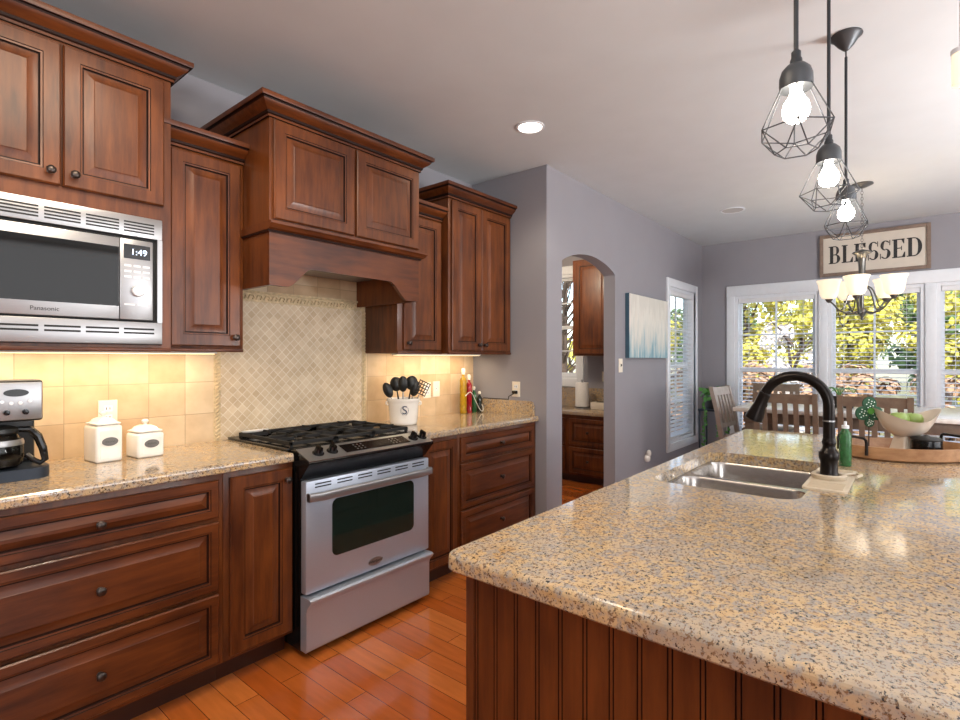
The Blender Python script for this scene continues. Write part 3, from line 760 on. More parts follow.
fa = thing('kitchen_faucet', 'tall black gooseneck pull-down faucet behind the island sink', 'faucet', (2.19, .234, .916))
fx, fy = 2.19, .234
m = MB(); m.lathe([(.036, .9205), (.036, .925), (.030, .930), (.027, .935), (.026, .975), (.028, .985), (.031, .992), (.031, 1.008), (.027, 1.016), (.021, 1.024), (.019, 1.034), (.021, 1.040), (.022, 1.048), (.020, 1.052), (.0185, 1.060)], (fx, fy, 0), 24); m.build('base', 'oil', fa)
pts = [(fx, fy, 1.055), (fx, fy, 1.10), (fx, fy, 1.15)]
R = .103; cy, cz = fy+R, 1.172
for k in range(0, 19): a = math.radians(158)*k/18; pts.append((fx, cy-R*math.cos(a), cz+R*math.sin(a)))
m = MB(); m.tube(pts, .0180, n=16); m.build('spout', 'oil', fa)
e = Vector(pts[-1]); a = math.radians(158); tg = Vector((0, math.sin(a), math.cos(a))).normalized()
m = MB(); m.tube([e, e+tg*.004, e+tg*.012, e+tg*.05, e+tg*.095, e+tg*.108, e+tg*.112], [.0190, .0215, .0205, .0225, .0310, .0315, .026], n=16)
hd2 = m.build('spray_head', 'oil', fa)
m = MB(); q = e+tg*.055+Vector((0, -.021, .008)); m.ball(q, .007, sc=(1, 1, 1.8)); m.build('button', 'knob', hd2)
m = MB(); m.cyl((fx+.02, fy, .965), (fx+.05, fy, .968), .011); m.tube([(fx+.05, fy, .968), (fx+.062, fy, .985), (fx+.068, fy-.002, 1.03)], [.010, .008, .005]); m.build('lever', 'oil', fa)
m = MB(); m.cyl((fx, fy, 1.118), (fx, fy, 1.123), .0194, n=16); m.build('ring', 'steel_h', fa)

# drip mat beneath the faucet
dm = thing('drip_mat', 'cream grooved drip mat with collar around the faucet base', 'mat', (2.19, .225, .9145))
m = MB(); P = rrect(1.985, 2.385, .165, .288, .015)
m.fill([[(a, b, .9205) for a, b in P], [(fx+.044*math.cos(2*PI*k/24), fy+.038*math.sin(2*PI*k/24), .9205) for k in range(24)]])
m.fill([[(a, b, .9145) for a, b in P], [(fx+.044*math.cos(2*PI*k/24), fy+.038*math.sin(2*PI*k/24), .9145) for k in range(24)]])
m.loft([[(a, b, .9145) for a, b in P], [(a, b, .9205) for a, b in P]], False, False)
for k in range(9):
    x = 2.005+k*.012; m.box(x, x+.004, .178, .276, .9205, .9225); m.box(2.37-k*.012, 2.374-k*.012, .178, .276, .9205, .9225)
m.build('mat_slab', 'matc', dm)
m = MB(); m.lathe([(.040, .9147), (.052, .9215), (.054, .934), (.048, .938), (.038, .936), (.0365, .926)], (fx, fy, 0), 28, cap=False)
m.tube([(2.255, .205, .924), (2.30, .165, .926), (2.285, .148, .926), (2.24, .160, .925)], .005)
m.build('collar', 'matc', dm, angle=60)

# green soap bottle behind the faucet
sb = thing('soap_bottle', 'green patterned soap bottle standing just behind the faucet', 'bottle', (2.52, .215, .9145))
m = MB(); m.lathe([(.019, .9145), (.021, .918), (.021, 1.03), (.019, 1.045), (.012, 1.056), (.011, 1.062)], (2.52, .215, 0), 20); m.build('bottle_body', 'soapg', sb)
m = MB(); m.lathe([(.013, 1.062), (.013, 1.074), (.005, 1.076), (.005, 1.090)], (2.52, .215, 0), 14); m.build('pump', 'white', sb)

# ------------------------------------------------------------------ tray with bowl, clover, jar
rtv = Vector((math.sin(TH), -math.cos(TH), 0)); fwv = Vector((math.cos(TH), math.sin(TH), 0))
TC = Vector((2.921, .036, 0)); TZ = .9145
def tp(u, v, z): p = TC+rtv*u+fwv*v; return (p.x, p.y, z)
tr = thing('serving_tray', 'long oval wooden serving tray with black handles on the island', 'tray', (TC.x, TC.y, TZ))
def ell(a, b, z, n=48): return [tp(a*math.cos(2*PI*k/n), b*math.sin(2*PI*k/n), z) for k in range(n)]
m = MB(); A, B = .245, .165
m.loft([ell(A-.012, B-.012, TZ), ell(A, B, TZ+.008), ell(A+.006, B+.006, TZ+.056), ell(A-.006, B-.006, TZ+.057), ell(A-.014, B-.014, TZ+.012), ell(A-.03, B-.03, TZ+.010)]); m.build('basin', 'traywood', tr, angle=40)
for s in (-1, 1):
    m = MB(); u = s*(A-.015)
    pts = [tp(u-.03*s*0, -.085, TZ+.02), tp(u, -.085, TZ+.07), tp(u, -.082, TZ+.082), tp(u, -.07, TZ+.088), tp(u, .07, TZ+.088), tp(u, .082, TZ+.082), tp(u, .085, TZ+.07), tp(u, .085, TZ+.02)]
    m.tube(pts, .006, n=8); m.build('handle', 'oil', tr)
bc = TC+rtv*.002+fwv*.0
bo = thing('pedestal_bowl', 'cream wavy-rimmed pedestal fruit bowl standing in the tray', 'bowl', (bc.x, bc.y, TZ+.0105))
n = 48; rings = []
def wr(r, z, amp, n=48):
    out = []
    for k in range(n):
        a = 2*PI*k/n; w = math.cos(2*a+.6)
        p = bc+rtv*(r*(1+.12*amp*w)*math.cos(a))+fwv*(r*.92*(1-.05*amp*w)*math.sin(a)); out.append((p.x, p.y, z+.026*amp*w))
    return out
b0 = TZ+.088
for r, z, am in ((.026, 0, 0), (.045, .003, 0), (.078, .026, .3), (.100, .060, .7), (.114, .094, 1), (.116, .097, 1), (.110, .095, 1), (.094, .062, .7), (.072, .034, .3), (.042, .012, 0), (.004, .010, 0)): rings.append(wr(r, b0+z, am))
m = MB(); m.loft(rings); m.build('bowl_dish', 'bowl', bo, angle=60)
m = MB(); m.loft([[tuple(bc+rtv*x+fwv*y+Z*z) for x, y in rrect(-w, w, -w, w, .008)] for w, z in ((.046, TZ+.0105), (.045, TZ+.016), (.030, b0+.004))]); m.build('pedestal', 'bowl', bo)
def apple(label, u, v, z, rz):
    p = bc+rtv*u+fwv*v; t = thing('green_apple', label, 'apple', (p.x, p.y, z), rz, 'green apples in the bowl')
    m = MB(); pr = [(.002, -.026), (.018, -.031), (.030, -.020), (.036, 0), (.036, .012), (.030, .026), (.018, .032), (.008, .030), (.001, .024)]
    m.lathe([(r, h+.031) for r, h in pr], (0, 0, 0), 20); m.build('flesh', 'apple', t, angle=80, local=True)
    m = MB(); m.tube([(0, 0, .054), (.001, 0, .064), (.004, .001, .072)], .0016, n=6); m.build('stem', 'stem', t, local=True)
    return t
apple('pale green apple at the left of the pedestal bowl', -.035, -.008, b0+.040, 0)
apple('pale green apple at the right of the pedestal bowl', .034, .002, b0+.036, 1)
jc = TC+rtv*.022+fwv*-.082
jr = thing('round_jar', 'small glossy black lidded jar beside the bowl foot in the tray', 'jar', (jc.x, jc.y, TZ+.0105))
m = MB(); m.lathe([(.040, TZ+.0125), (.050, TZ+.020), (.054, TZ+.050), (.052, TZ+.084)], (jc.x, jc.y, 0), 24); m.build('jar_body', 'black', jr)
m = MB(); m.lathe([(.053, TZ+.0845), (.054, TZ+.089), (.045, TZ+.096), (.015, TZ+.099), (.008, TZ+.104), (.001, TZ+.106)], (jc.x, jc.y, 0), 24); m.build('lid', 'blackp', jr)
cc = TC+rtv*-.135+fwv*.03
cl = thing('clover_ornament', 'green felt four-leaf clover with white dots on a stick in the tray', 'ornament', (cc.x, cc.y, TZ+.0105))
m = MB(); m.cyl((cc.x, cc.y, TZ+.014), (cc.x, cc.y, TZ+.175), .0025, n=8); m.lathe([(.018, TZ+.0105), (.018, TZ+.015), (.003, TZ+.017)], (cc.x, cc.y, 0), 12); m.build('stick', 'stem', cl)
c0 = Vector((cc.x, cc.y, TZ+.190))
def disc(c, r, d0, d1, mi=0, mbx=None, n=18, sq=1): mbx.prism([(r*math.cos(2*PI*k/n), r*sq*math.sin(2*PI*k/n)) for k in range(n)], lambda a, b: tuple(c+rtv*a+Z*b-fwv*d0), lambda a, b: tuple(c+rtv*a+Z*b-fwv*d1), mi)
for dx, dz, r in ((-.028, -.006, .030), (.030, -.006, .030), (.002, .036, .030), (.002, -.046, .020)):
    m = MB(); c = c0+rtv*dx+Z*dz; disc(c, r, -.004, .004, 0, m)
    for k in range(9):
        a = k*2.4; rr = .7*r*math.sqrt((k+.5)/9); disc(c+rtv*(rr*math.cos(a))+Z*(rr*math.sin(a)), .0026, .0041, .0052, 1, m, 8)
    m.build('leaf', ['felt', 'dot'], cl)
m = MB(); disc(c0+rtv*.003+Z*.004, .014, .005, .011, 0, m); m.build('bow', 'felt2', cl)

# ------------------------------------------------------------------ countertop things
cm = thing('coffee_maker', 'stainless and black drip coffee maker at the left edge of the counter', 'coffee maker', (.34, 2.48, .9145))
z = .9145
m = MB(); m.prism(rrect(.205, .468, 2.385, 2.64, .05), lambda a, b: (a, b, z), lambda a, b: (a, b, z+.038)); m.build('base', 'navym', cm, angle=40)
m = MB(); m.box(.215, .450, 2.555, 2.64, z+.038, 1.255, bev=.012); m.build('water_tank', 'blackp', cm)
m = MB(); m.box(.213, .452, 2.435, 2.5545, 1.115, 1.262, bev=.010); m.build('brew_head', 'blackp', cm)
m = MB(); m.box(.216, .447, 2.424, 2.434, 1.122, 1.254, bev=.004); cpn = m.build('control_panel', 'steel_h', cm)
m = MB(); m.prism([(.385-.01+.034*math.cos(2*PI*k/24), 1.218+.013*math.sin(2*PI*k/24)) for k in range(24)], lambda a, b: (a, 2.4205, b), lambda a, b: (a, 2.4235, b)); m.build('clock_window', 'black', cpn)
m = MB()
for x in (.338, .362, .386, .412): m.lathe([(.006, .4236-.4236), (.006, .004), (.001, .005)], (x, 2.424, 1.182 + (.006 if x in (.338, .412) else 0)), 10, axis='Y')
m.build('buttons', 'white', cpn)
for x in (.350, .400):
    m = MB(); m.lathe([(.010, 0), (.009, .010), (.001, .011)], (x, 2.424, 1.150), 14, axis='Y'); m.build('knob', 'black', cpn)
ca = .325
m = MB(); m.lathe([(.060, z+.041), (.074, z+.050), (.080, z+.085), (.078, z+.120), (.066, z+.150), (.060, z+.160)], (ca, 2.475, 0), 28, cap=False); cf = m.build('carafe', 'glassd', cm)
m = MB(); m.lathe([(.001, z+.046), (.066, z+.047), (.071, z+.060), (.073, z+.075), (.001, z+.0755)], (ca, 2.475, 0), 28); m.build('coffee', 'dark', cf)
m = MB(); m.lathe([(.062, z+.160), (.068, z+.165), (.066, z+.178), (.04, z+.186), (.001, z+.188)], (ca, 2.475, 0), 28); m.build('carafe_lid', 'blackp', cf)
m = MB(); m.lathe([(.0795, z+.120), (.080, z+.130), (.0765, z+.140)], (ca, 2.475, 0), 28, cap=False); m.build('carafe_band', 'steel_h', cf)
m = MB(); hp = [(ca+.062, 2.455, z+.172), (ca+.092, 2.448, z+.170), (ca+.112, 2.442, z+.145), (ca+.126, 2.438, z+.10), (ca+.132, 2.436, z+.058), (ca+.118, 2.438, z+.048), (ca+.100, 2.442, z+.060), (ca+.082, 2.452, z+.080)]
m.tube(hp, [.010, .013, .014, .013, .011, .010, .010, .009], n=10); m.build('carafe_handle', 'black', cf)

def canister(label, cx, cy, w, d, h, rz):
    t = thing('canister', label, 'canister', (cx, cy, .9145), rz)
    m = MB(); R2 = lambda i, zz: [(a, b, zz) for a, b in rrect(-w/2+i, w/2-i, -d/2+i, d/2-i, .014-min(i, .006), 4)]
    m.loft([R2(.006, 0), R2(.001, .004), R2(0, .010), R2(0, h-.012), R2(.002, h-.006), R2(.010, h)])
    m.build('jar_body', 'ceramic', t, angle=50, local=True)
    m = MB(); m.box(-w/2+.016, w/2-.016, -d/2-.0015, -d/2+.002, .016, h-.022); m.build('front_panel', 'ceramic', t, local=True)
    k = h/.155
    m = MB(); m.loft([R2(.014, h+.0005), R2(.004, h+.003), R2(.004, h+.008), R2(.016, h+.012), R2(.022, h+.022), R2(.036, h+.030), R2(.042, h+.031)])
    m.lathe([(.008, h+.030), (.006, h+.036), (.013, h+.043), (.014, h+.049), (.009, h+.054), (.001, h+.055)], (0, 0, 0), 14); m.build('lid', 'ceramic', t, angle=60, local=True)
    m = MB(); m.prism([(.029*math.cos(2*PI*q/24), h*.56+.0175*math.sin(2*PI*q/24)) for q in range(24)], lambda a, b: (a, -d/2-.004, b), lambda a, b: (a, -d/2-.0016, b)); pl = m.build('plaque', 'plaque', t, local=True)
    m = MB()
    for q in range(6): m.tube([(-.018+q*.006, -d/2-.0042, h*.56-.003), (-.0155+q*.006, -d/2-.0042, h*.56+.004), (-.0125+q*.006, -d/2-.0042, h*.56-.003)], .0005, n=4)
    m.build('plaque_script', 'textdark', pl, local=True)
    return t
canister('taller white ceramic canister with grey oval plaque by the wall outlet', .678, 2.605, .098, .130, .150, .10)
canister('shorter white ceramic canister with grey oval plaque nearer the range', .828, 2.590, .108, .120, .105, .10)

cr = thing('utensil_crock', 'white ceramic crock with blue S monogram right of the range', 'crock', (2.30, 2.555, .9145))
m = MB(); m.lathe([(.080, z), (.086, z+.004), (.089, z+.02), (.097, z+.135), (.103, z+.150), (.109, z+.158), (.108, z+.166), (.100, z+.168), (.094, z+.155), (.086, z+.03), (.001, z+.02)], (2.30, 2.555, 0), 36); cb = m.build('pot', 'ceramic', cr, angle=50)
m = MB()
for s in (-1, 1):
    c = Vector((2.30, 2.555, z+.135))+rtv*s*.100; m.tube([c+Z*.012, c+rtv*s*.012+Z*.008, c+rtv*s*.013-Z*.004, c-Z*.012], .006, n=8)
m.build('lug', 'ceramic', cr)
# monogram facing the camera side
mdir = Vector((-.62, -.785, 0)).normalized(); mpos = Vector((2.30, 2.555, z+.095))+(mdir*.0965)
ra = math.atan2(mdir.y, mdir.x)+PI/2
text('monogram', 'S', .075, 'navy', cb, tuple(mpos), Euler((PI/2, 0, ra)), .0006)
m = MB()
for s in (-1, 1):
    pp = []
    for k in range(9):
        a = math.radians(-70+k*17.5); r = .030; q = mpos+Vector((-mdir.y, mdir.x, 0))*(s*r*math.cos(a))*.8+Z*(r*math.sin(a))+mdir*.0005; pp.append(q)
    m.tube(pp, .0011, n=5)
m.build('monogram_wreath', 'navy', cb)
def utensil(label, u, v, lean_u, lean_v, kind, L=.27, group='black kitchen utensils in the crock'):
    b = Vector((2.30, 2.555, z+.022))+rtv*u*.3+fwv*v*.3; d = (rtv*lean_u+fwv*lean_v+Z).normalized()
    names = {'spoon': 'serving_spoon', 'turner': 'slotted_turner', 'ladle': 'ladle'}
    t = thing(names[kind], label, 'kitchen utensil', tuple(b), 0, group)
    m = MB(); m.tube([b, b+d*(L*.45), b+d*(L*.72)], [.006, .006, .004], n=8); m.build('handle', 'steel_h' if kind != 'ladle' else 'blackp', t)
    side = (rtv-d*rtv.dot(d)).normalized(); nor = d.cross(side); c = b+d*(L*.72)
    m = MB()
    if kind == 'turner':
        W_, H_ = .070, .085; k = 5
        def P(a, h, o): return tuple(c+side*a+d*h+nor*o)
        bars = []
        for i in range(k): xx = -W_/2+i*(W_/(k-1)); bars.append((xx-.0028, xx+.0028, 0, H_))
        for i in range(k): hh = i*(H_/(k-1)); bars.append((-W_/2-.0028, W_/2+.0028, hh-.0028, hh+.0028))
        for a0, a1, h0, h1 in bars: m.loft([[P(a0, h0, 0), P(a1, h0, 0), P(a1, h1, 0), P(a0, h1, 0)], [P(a0, h0, .003), P(a1, h0, .003), P(a1, h1, .003), P(a0, h1, .003)]])
    else:
        rw, rh = (.031, .052) if kind == 'spoon' else (.041, .048)
        rings = []
        for q, dep in ((1, 0), (.98, -.003), (.75, -.010), (.35, -.014), (.02, -.015)):
            rings.append([tuple(c+d*rh+side*(rw*q*math.cos(2*PI*k/20))+d*(rh*q*math.sin(2*PI*k/20))+nor*dep) for k in range(20)])
        rings = [[tuple(Vector(p)+nor*.0025) for p in r] for r in rings[::-1]]+rings
        m.loft(rings)
    m.build('blade' if kind == 'turner' else 'bowl', 'blackp', t, angle=50)
utensil('black spoon leaning far left out of the crock', -.06, -.02, -.42, 0, 'spoon', .225)
utensil('black ladle leaning slightly left in the crock', -.05, .05, -.16, .05, 'ladle', .265)
utensil('black spoon upright at the middle of the crock', .0, -.04, .0, -.06, 'spoon', .26)
utensil('black ladle leaning slightly right at the back of the crock', .04, .04, .15, .06, 'ladle', .275)
utensil('black perforated turner leaning right out of the crock', .07, -.06, .50, -.14, 'turner', .275)
utensil('black spoon leaning low right behind the perforated turner', .05, .05, .27, .04, 'spoon', .225)

def bottle(label, x, y, h, r, matn, capm='plate', tall=True):
    t = thing('oil_bottle', label, 'bottle', (x, y, z), group='infused oil bottles in the corner')
    m = MB(); b = h*.80
    pr = [(r*.85, 0), (r, .004)]+[(r*(1-.07*(k % 2)), .004+(b-.03)*k/8) for k in range(1, 9)]+[(r*.75, b-.008), (r*.42, b)]
    if not tall: pr = [(r*.9, 0), (r, .004), (r, b-.03), (r*.9, b-.016), (r*.42, b)]
    m.lathe([(a, z+c) for a, c in pr]+[(r*.40, z+h*.86)], (x, y, 0), 18); m.build('glass_body', matn, t, angle=60)
    m = MB(); m.lathe([(r*.48, z+h*.861), (r*.5, z+h*.90), (r*.62, z+h*.93), (r*.5, z+h*.985), (.001, z+h)], (x, y, 0), 14); m.build('stopper', capm, t)
    return t
bottle('tallest bottle of yellow infused oil in the counter corner', 3.035, 2.690, .350, .027, 'oilyel')
bottle('dark red oil bottle right of the tall yellow one', 3.098, 2.685, .300, .024, 'oilred')
bottle('short green glass bottle right of the red bottle', 3.150, 2.680, .205, .022, 'oilgrn', tall=False)
bottle('shortest blackish glass bottle at the granite end splash', 3.200, 2.665, .165, .021, 'oilblk', tall=False)
m = MB(); pc = [(3.02, 2.655, z+.135), (3.05, 2.640, z+.165), (3.08, 2.636, z+.150), (3.12, 2.628, z+.08), (3.155, 2.620, z+.025), (3.185, 2.620, z+.012), (3.205, 2.630, z+.035), (3.195, 2.638, z+.065)]
def smooth(P, n=6):
    P = [Vector(p) for p in P]; out = []
    for i in range(len(P)-1):
        a = P[max(0, i-1)]; b = P[i]; c = P[i+1]; d = P[min(len(P)-1, i+2)]
        for k in range(n):
            t = k/n; out.append(.5*((2*b)+(-a+c)*t+(2*a-5*b+4*c-d)*t*t+(-a+3*b-3*c+d)*t**3))
    return out+[P[-1]]
m.tube(smooth(pc), .0028, n=6); tag(recentre(m.build('decorative_cord', 'cord')), 'cream cord draped across the oil bottles', 'cord')

sr = thing('spoon_rest', 'white spoon rest lying behind the left rear corner of the grates', 'spoon rest', (1.40, 2.66, .926))
m = MB(); m.loft([[(1.390+ a*.8*s_, 2.715+b*s_*.4, .9455+dz) for a, b in [(.09*math.cos(2*PI*k/20), .038*math.sin(2*PI*k/20)) for k in range(20)]] for s_, dz in ((.7, 0), (1, .004), (1.06, .012), (.98, .012), (.6, .004))]); m.build('dish', 'ceramic', sr, angle=60)

# outlets, switch
def outlet(name, label, cat, P, U, N, w=.072, h=.115, kind='outlet'):
    P = Vector(P); U = Vector(U); N = Vector(N); t = thing(name, label, cat, tuple(P-Z*h/2))
    def bx(m, u0, u1, v0, v1, d0, d1, mi=0):
        m.loft([[P+U*a+Z*b+N*d for a, b in ((u0, v0), (u1, v0), (u1, v1), (u0, v1))] for d in (d0, d1)], mi=mi)
    m = MB(); bx(m, -w/2, w/2, -h/2, h/2, .0005, .004); bx(m, -w/2+.003, w/2-.003, -h/2+.003, h/2-.003, .004, .006); m.build('cover_plate', 'plate', t)
    if kind == 'outlet':
        for s in (-1, 1):
            m = MB(); bx(m, -.016, .016, s*.020-.013, s*.020+.013, .006, .008); sk_ = m.build('socket', 'white', t)
            m = MB(); bx(m, -.008, -.005, s*.020-.005, s*.020+.006, .008, .0085); bx(m, .005, .008, s*.020-.005, s*.020+.006, .008, .0085); m.build('slots', 'slot', sk_)
    else:
        m = MB(); bx(m, -.006, .006, -.012, .012, .006, .008); bx(m, -.004, .004, -.002, .010, .008, .016); m.build('toggle', 'white' if kind == 'switch' else 'slot', t)
    return t
TN = (0, -1, 0)
outlet('wall_outlet', 'cream outlet in the tile above the taller canister', 'outlet', (.740, TY, 1.095), X, TN)
outlet('wall_outlet', 'cream outlet plate in the tile just right of the utensils', 'outlet', (2.73, TY, 1.105), X, TN)
outlet('light_switch', 'cream switch plate beside the outlet right of the utensils', 'light switch', (2.825, TY, 1.110), X, TN, kind='switch')
outlet('wall_outlet', 'cream outlet with black plug on the end wall above the granite splash', 'outlet', (3.256, 2.345, 1.105), (0, 1, 0), (-1, 0, 0))
outlet('light_switch', 'white switch plate with dark toggle between the arch and the painting', 'light switch', (4.500, LY0, 1.275), X, TN, kind='dark', w=.075, h=.125)
m = MB(); m.box(3.224, 3.2475, 2.325, 2.365, 1.070, 1.095, bev=.004); m.tube(smooth([(3.226, 2.35, 1.07), (3.215, 2.385, 1.05), (3.222, 2.395, 1.03), (3.240, 2.42, 1.026), (3.243, 2.55, 1.0245), (3.243, 2.66, 1.0245)]), .003, n=6)
tag(recentre(m.build('plug_and_cord', 'black')), 'black plug and cord lying along the granite end splash', 'cord')
m = MB(); m.lathe([(.038, 0), (.040, .012), (.034, .030), (.018, .042), (.001, .044)], (5.09, LY0-.001, .345), 20, axis='Y'); m.ball((5.09, LY0-.03, .395), .03, sc=(1, .8, 1.2))
tag(recentre(m.build('air_freshener', 'ceramic', angle=60)), 'white plug-in air freshener low on the long wall', 'air freshener')

# painting
pa = thing('canvas_painting', 'pale abstract canvas with blue streaks beside the tall window', 'painting', (5.08, LY0, 1.344))
MB().box(4.60, 5.575, LY0-.040, LY0-.002, 1.344, 1.945).build('stretcher_edge', 'canvase', pa)
MB().box(4.602, 5.573, LY0-.0415, LY0-.0402, 1.346, 1.943).build('painted_face', 'painting', pa)

# BLESSED sign
sg = thing('wall_sign', 'framed cream BLESSED sign above the middle far window', 'sign', (FX0, .35, 2.235))
SX = FX0-.001; SY0, SY1, SZ0, SZ1 = -.115, .818, 2.235, 2.688
MB().box(SX-.018, SX, SY0+.02, SY1-.02, SZ0+.02, SZ1-.02).build('board', 'signboard', sg)
m = MB(); f = .034
m.box(SX-.035, SX, SY0, SY0+f, SZ0, SZ1, bev=.003); m.box(SX-.035, SX, SY1-f, SY1, SZ0, SZ1, bev=.003)
m.box(SX-.035, SX, SY0+f, SY1-f, SZ0, SZ0+f, bev=.003); m.box(SX-.035, SX, SY0+f, SY1-f, SZ1-f, SZ1, bev=.003); m.build('frame', 'signframe', sg)
m = MB(); LH = .19; zb = 2.37
def L2(poly, u0): m.prism(poly, lambda a, b: (SX-.0185, u0-a, zb+b), lambda a, b: (SX-.0205, u0-a, zb+b))
def rect(u0, a0, a1, b0, b1): L2([(a0, b0), (a1, b0), (a1, b1), (a0, b1)], u0)
def arc(u0, cx, cy, rx, ry, a0, a1, t0, t1, n=14):
    """band whose thickness swells from t0 at the ends to t1 in the middle"""
    O, I = [], []
    for k in range(n+1):
        s_ = k/n; a = math.radians(a0+(a1-a0)*s_); th = t0+(t1-t0)*math.sin(PI*s_)
        O.append((cx+rx*math.cos(a), cy+ry*math.sin(a))); I.append((cx+(rx-th)*math.cos(a), cy+(ry-t0)*math.sin(a)))
    for k in range(n): L2([O[k], O[k+1], I[k+1], I[k]], u0)
H = LH; st = .030; th = .010
def cB(u):
    rect(u, .012, .012+st, 0, H); rect(u, 0, .055, 0, th); rect(u, 0, .055, H-th, H); rect(u, .04, .058, H/2-.004, H/2+.006)
    arc(u, .055, .75*H-.002, .040, H*.25+.002, -90, 90, th, .026); arc(u, .055, .25*H+.003, .050, H*.25+.003, -90, 90, th, .030)
def cLL(u): rect(u, .012, .012+st, 0, H); rect(u, 0, .054, H-th, H); rect(u, 0, .10, 0, th); L2([(.10, 0), (.10, .055), (.093, .055), (.075, th), (.07, th)], u)
def cE(u): rect(u, .012, .012+st, 0, H); rect(u, 0, .10, H-th, H); rect(u, 0, .105, 0, th); rect(u, .04, .075, H/2-.004, H/2+.006); rect(u, .072, .079, H/2-.022, H/2+.022); L2([(.098, H), (.098, H-.05), (.091, H-.05), (.075, H-th)], u); L2([(.105, 0), (.105, .055), (.098, .055), (.08, th)], u)
def cS(u):
    arc(u, .047, .75*H-.004, .040, H*.25+.004, 35, 270, th, .028); arc(u, .047, .25*H+.005, .043, H*.25+.005, -145, 90, th, .030)
    rect(u, .080, .087, H*.72, H); rect(u, .003, .010, 0, H*.30)
def cD(u): rect(u, .012, .012+st, 0, H); rect(u, 0, .06, 0, th); rect(u, 0, .06, H-th, H); arc(u, .055, H/2, .065, H/2, -90, 90, th, .032, 20)
ua = .735
for fn, adv in ((cB, .117), (cLL, .110), (cE, .117), (cS, .100), (cS, .102), (cE, .117), (cD, .12)): fn(ua); ua -= adv
m.build('lettering', 'textdark', sg)

# ------------------------------------------------------------------ ceiling fixtures
def can(label, x, y, r=.075, lit=True, e=16):
    t = thing('recessed_light', label, 'ceiling light', (x, y, CZ))
    m = MB(); m.lathe([(r+.012, CZ-.0005), (r+.012, CZ-.005), (r, CZ-.007), (r-.004, CZ-.003)], (x, y, 0), 32, cap=False); m.build('trim_ring', 'white', t)
    m = MB(); m.lathe([(r-.004, CZ-.0005), (r-.006, CZ-.0045), (.001, CZ-.005)], (x, y, 0), 32); m.build('lens', 'can' if lit else 'ventw', t)
    if lit: light('recessed_lamp', 'SPOT', (x, y, CZ-.02), e, (1, .88, .70), direction=(0, 0, -1), radius=.06, spot=(math.radians(140), .6))
can('lit recessed ceiling light above the range aisle', 2.665, 1.815, e=30)
can('unlit grey ceiling disc near the dining corner', 5.39, 1.345, r=.095, lit=False)
can('recessed ceiling light above the coffee maker counter', .75, 1.62, e=34); can('recessed ceiling light above the near end of the aisle', -.6, .9, e=20)  # both cans added out of frame to brighten cabinets and aisle
light('pantry_fill', 'POINT', (4.3, 3.0, 2.3), 42, (1, .80, .58), radius=.12)  # warm fill added inside the pantry, without a fixture

def pendant_thing():
    t = thing('pendant_light', 'caged diamond pendant nearest the camera over the island', 'pendant light', (0, 0, 0), 0, 'caged pendants over the island')
    top = CZ
    m = MB(); m.lathe([(.001, top-.0005), (.060, top-.001), (.062, top-.006), (.052, top-.012), (.030, top-.045), (.014, top-.062), (.010, top-.066)], (0, 0, 0), 28); m.build('canopy', 'cap', t, local=True)
    m = MB(); m.tube([(0, 0, top-.064), (.007, 0, top-.075), (.009, 0, top-.085), (0, 0, top-.098)], .003, n=6); m.tube([(0, 0, top-.064), (-.007, 0, top-.075), (-.009, 0, top-.085), (0, 0, top-.098)], .003, n=6); m.build('hook', 'rod', t, local=True)
    m = MB(); m.cyl((0, 0, top-.096), (0, 0, 2.125), .0058, n=12); m.lathe([(.006, 2.128), (.011, 2.122), (.011, 2.108), (.014, 2.102), (.014, 2.093), (.010, 2.090)], (0, 0, 0), 16); m.build('rod', 'rod', t, local=True)
    m = MB(); m.lathe([(.012, 2.092), (.022, 2.088), (.033, 2.076), (.038, 2.060), (.0385, 2.040), (.0375, 2.028), (.030, 2.030), (.001, 2.034)], (0, 0, 0), 28); m.build('socket_cap', 'cap', t, local=True)
    N = 6; m = MB(); rT, rM, rB = .036, .089, .048; zT, zM, zB = 2.034, 1.921, 1.868
    T_ = [Vector((rT*math.cos(2*PI*k/N), rT*math.sin(2*PI*k/N), zT)) for k in range(N)]
    Md = [Vector((rM*math.cos(2*PI*k/N), rM*math.sin(2*PI*k/N), zM)) for k in range(N)]
    Bt = [Vector((rB*math.cos(2*PI*(k+.5)/N), rB*math.sin(2*PI*(k+.5)/N), zB)) for k in range(N)]
    w = .0017
    for k in range(N):
        m.cyl(T_[k], Md[k], w, n=6); m.cyl(Md[k], Md[(k+1) % N], w, n=6); m.cyl(Md[k], Bt[k], w, n=6); m.cyl(Md[(k+1) % N], Bt[k], w, n=6); m.cyl(Bt[k], Bt[(k+1) % N], w, n=6)
        m.cyl(T_[k], T_[(k+1) % N], w, n=6)
    m.build('wire_cage', 'cap', t, local=True)
    m = MB(); m.lathe([(.013, 2.032), (.014, 2.018), (.018, 2.008), (.028, 1.992), (.032, 1.976), (.029, 1.958), (.018, 1.945), (.001, 1.940)], (0, 0, 0), 20); m.build('bulb', 'bulb', t, local=True, angle=80)
    return t
pd = pendant_thing(); pd.location = (1.550, .236, 0); pd.rotation_euler.z = .2
duplicate(pd, (2.205, .236, 0), .75, 'caged diamond pendant in the middle of the three over the island')
duplicate(pd, (2.795, .236, 0), .05, 'caged diamond pendant farthest away, nearest the chandelier')

gt = thing('glass_tube_light', 'frosted glass tube light hanging at the upper right edge', 'ceiling light', (2.60, -.128, 2.338))
m = MB(); m.lathe([(.022, 2.338), (.027, 2.341), (.028, 2.452)], (2.60, -.128, 0), 20); m.build('glass_tube', 'shade', gt)
m = MB(); m.lathe([(.030, 2.4525), (.030, 2.470), (.006, 2.475), (.006, CZ-.02), (.05, CZ-.018), (.05, CZ-.001)], (2.60, -.128, 0), 20); m.build('stem', 'white', gt)

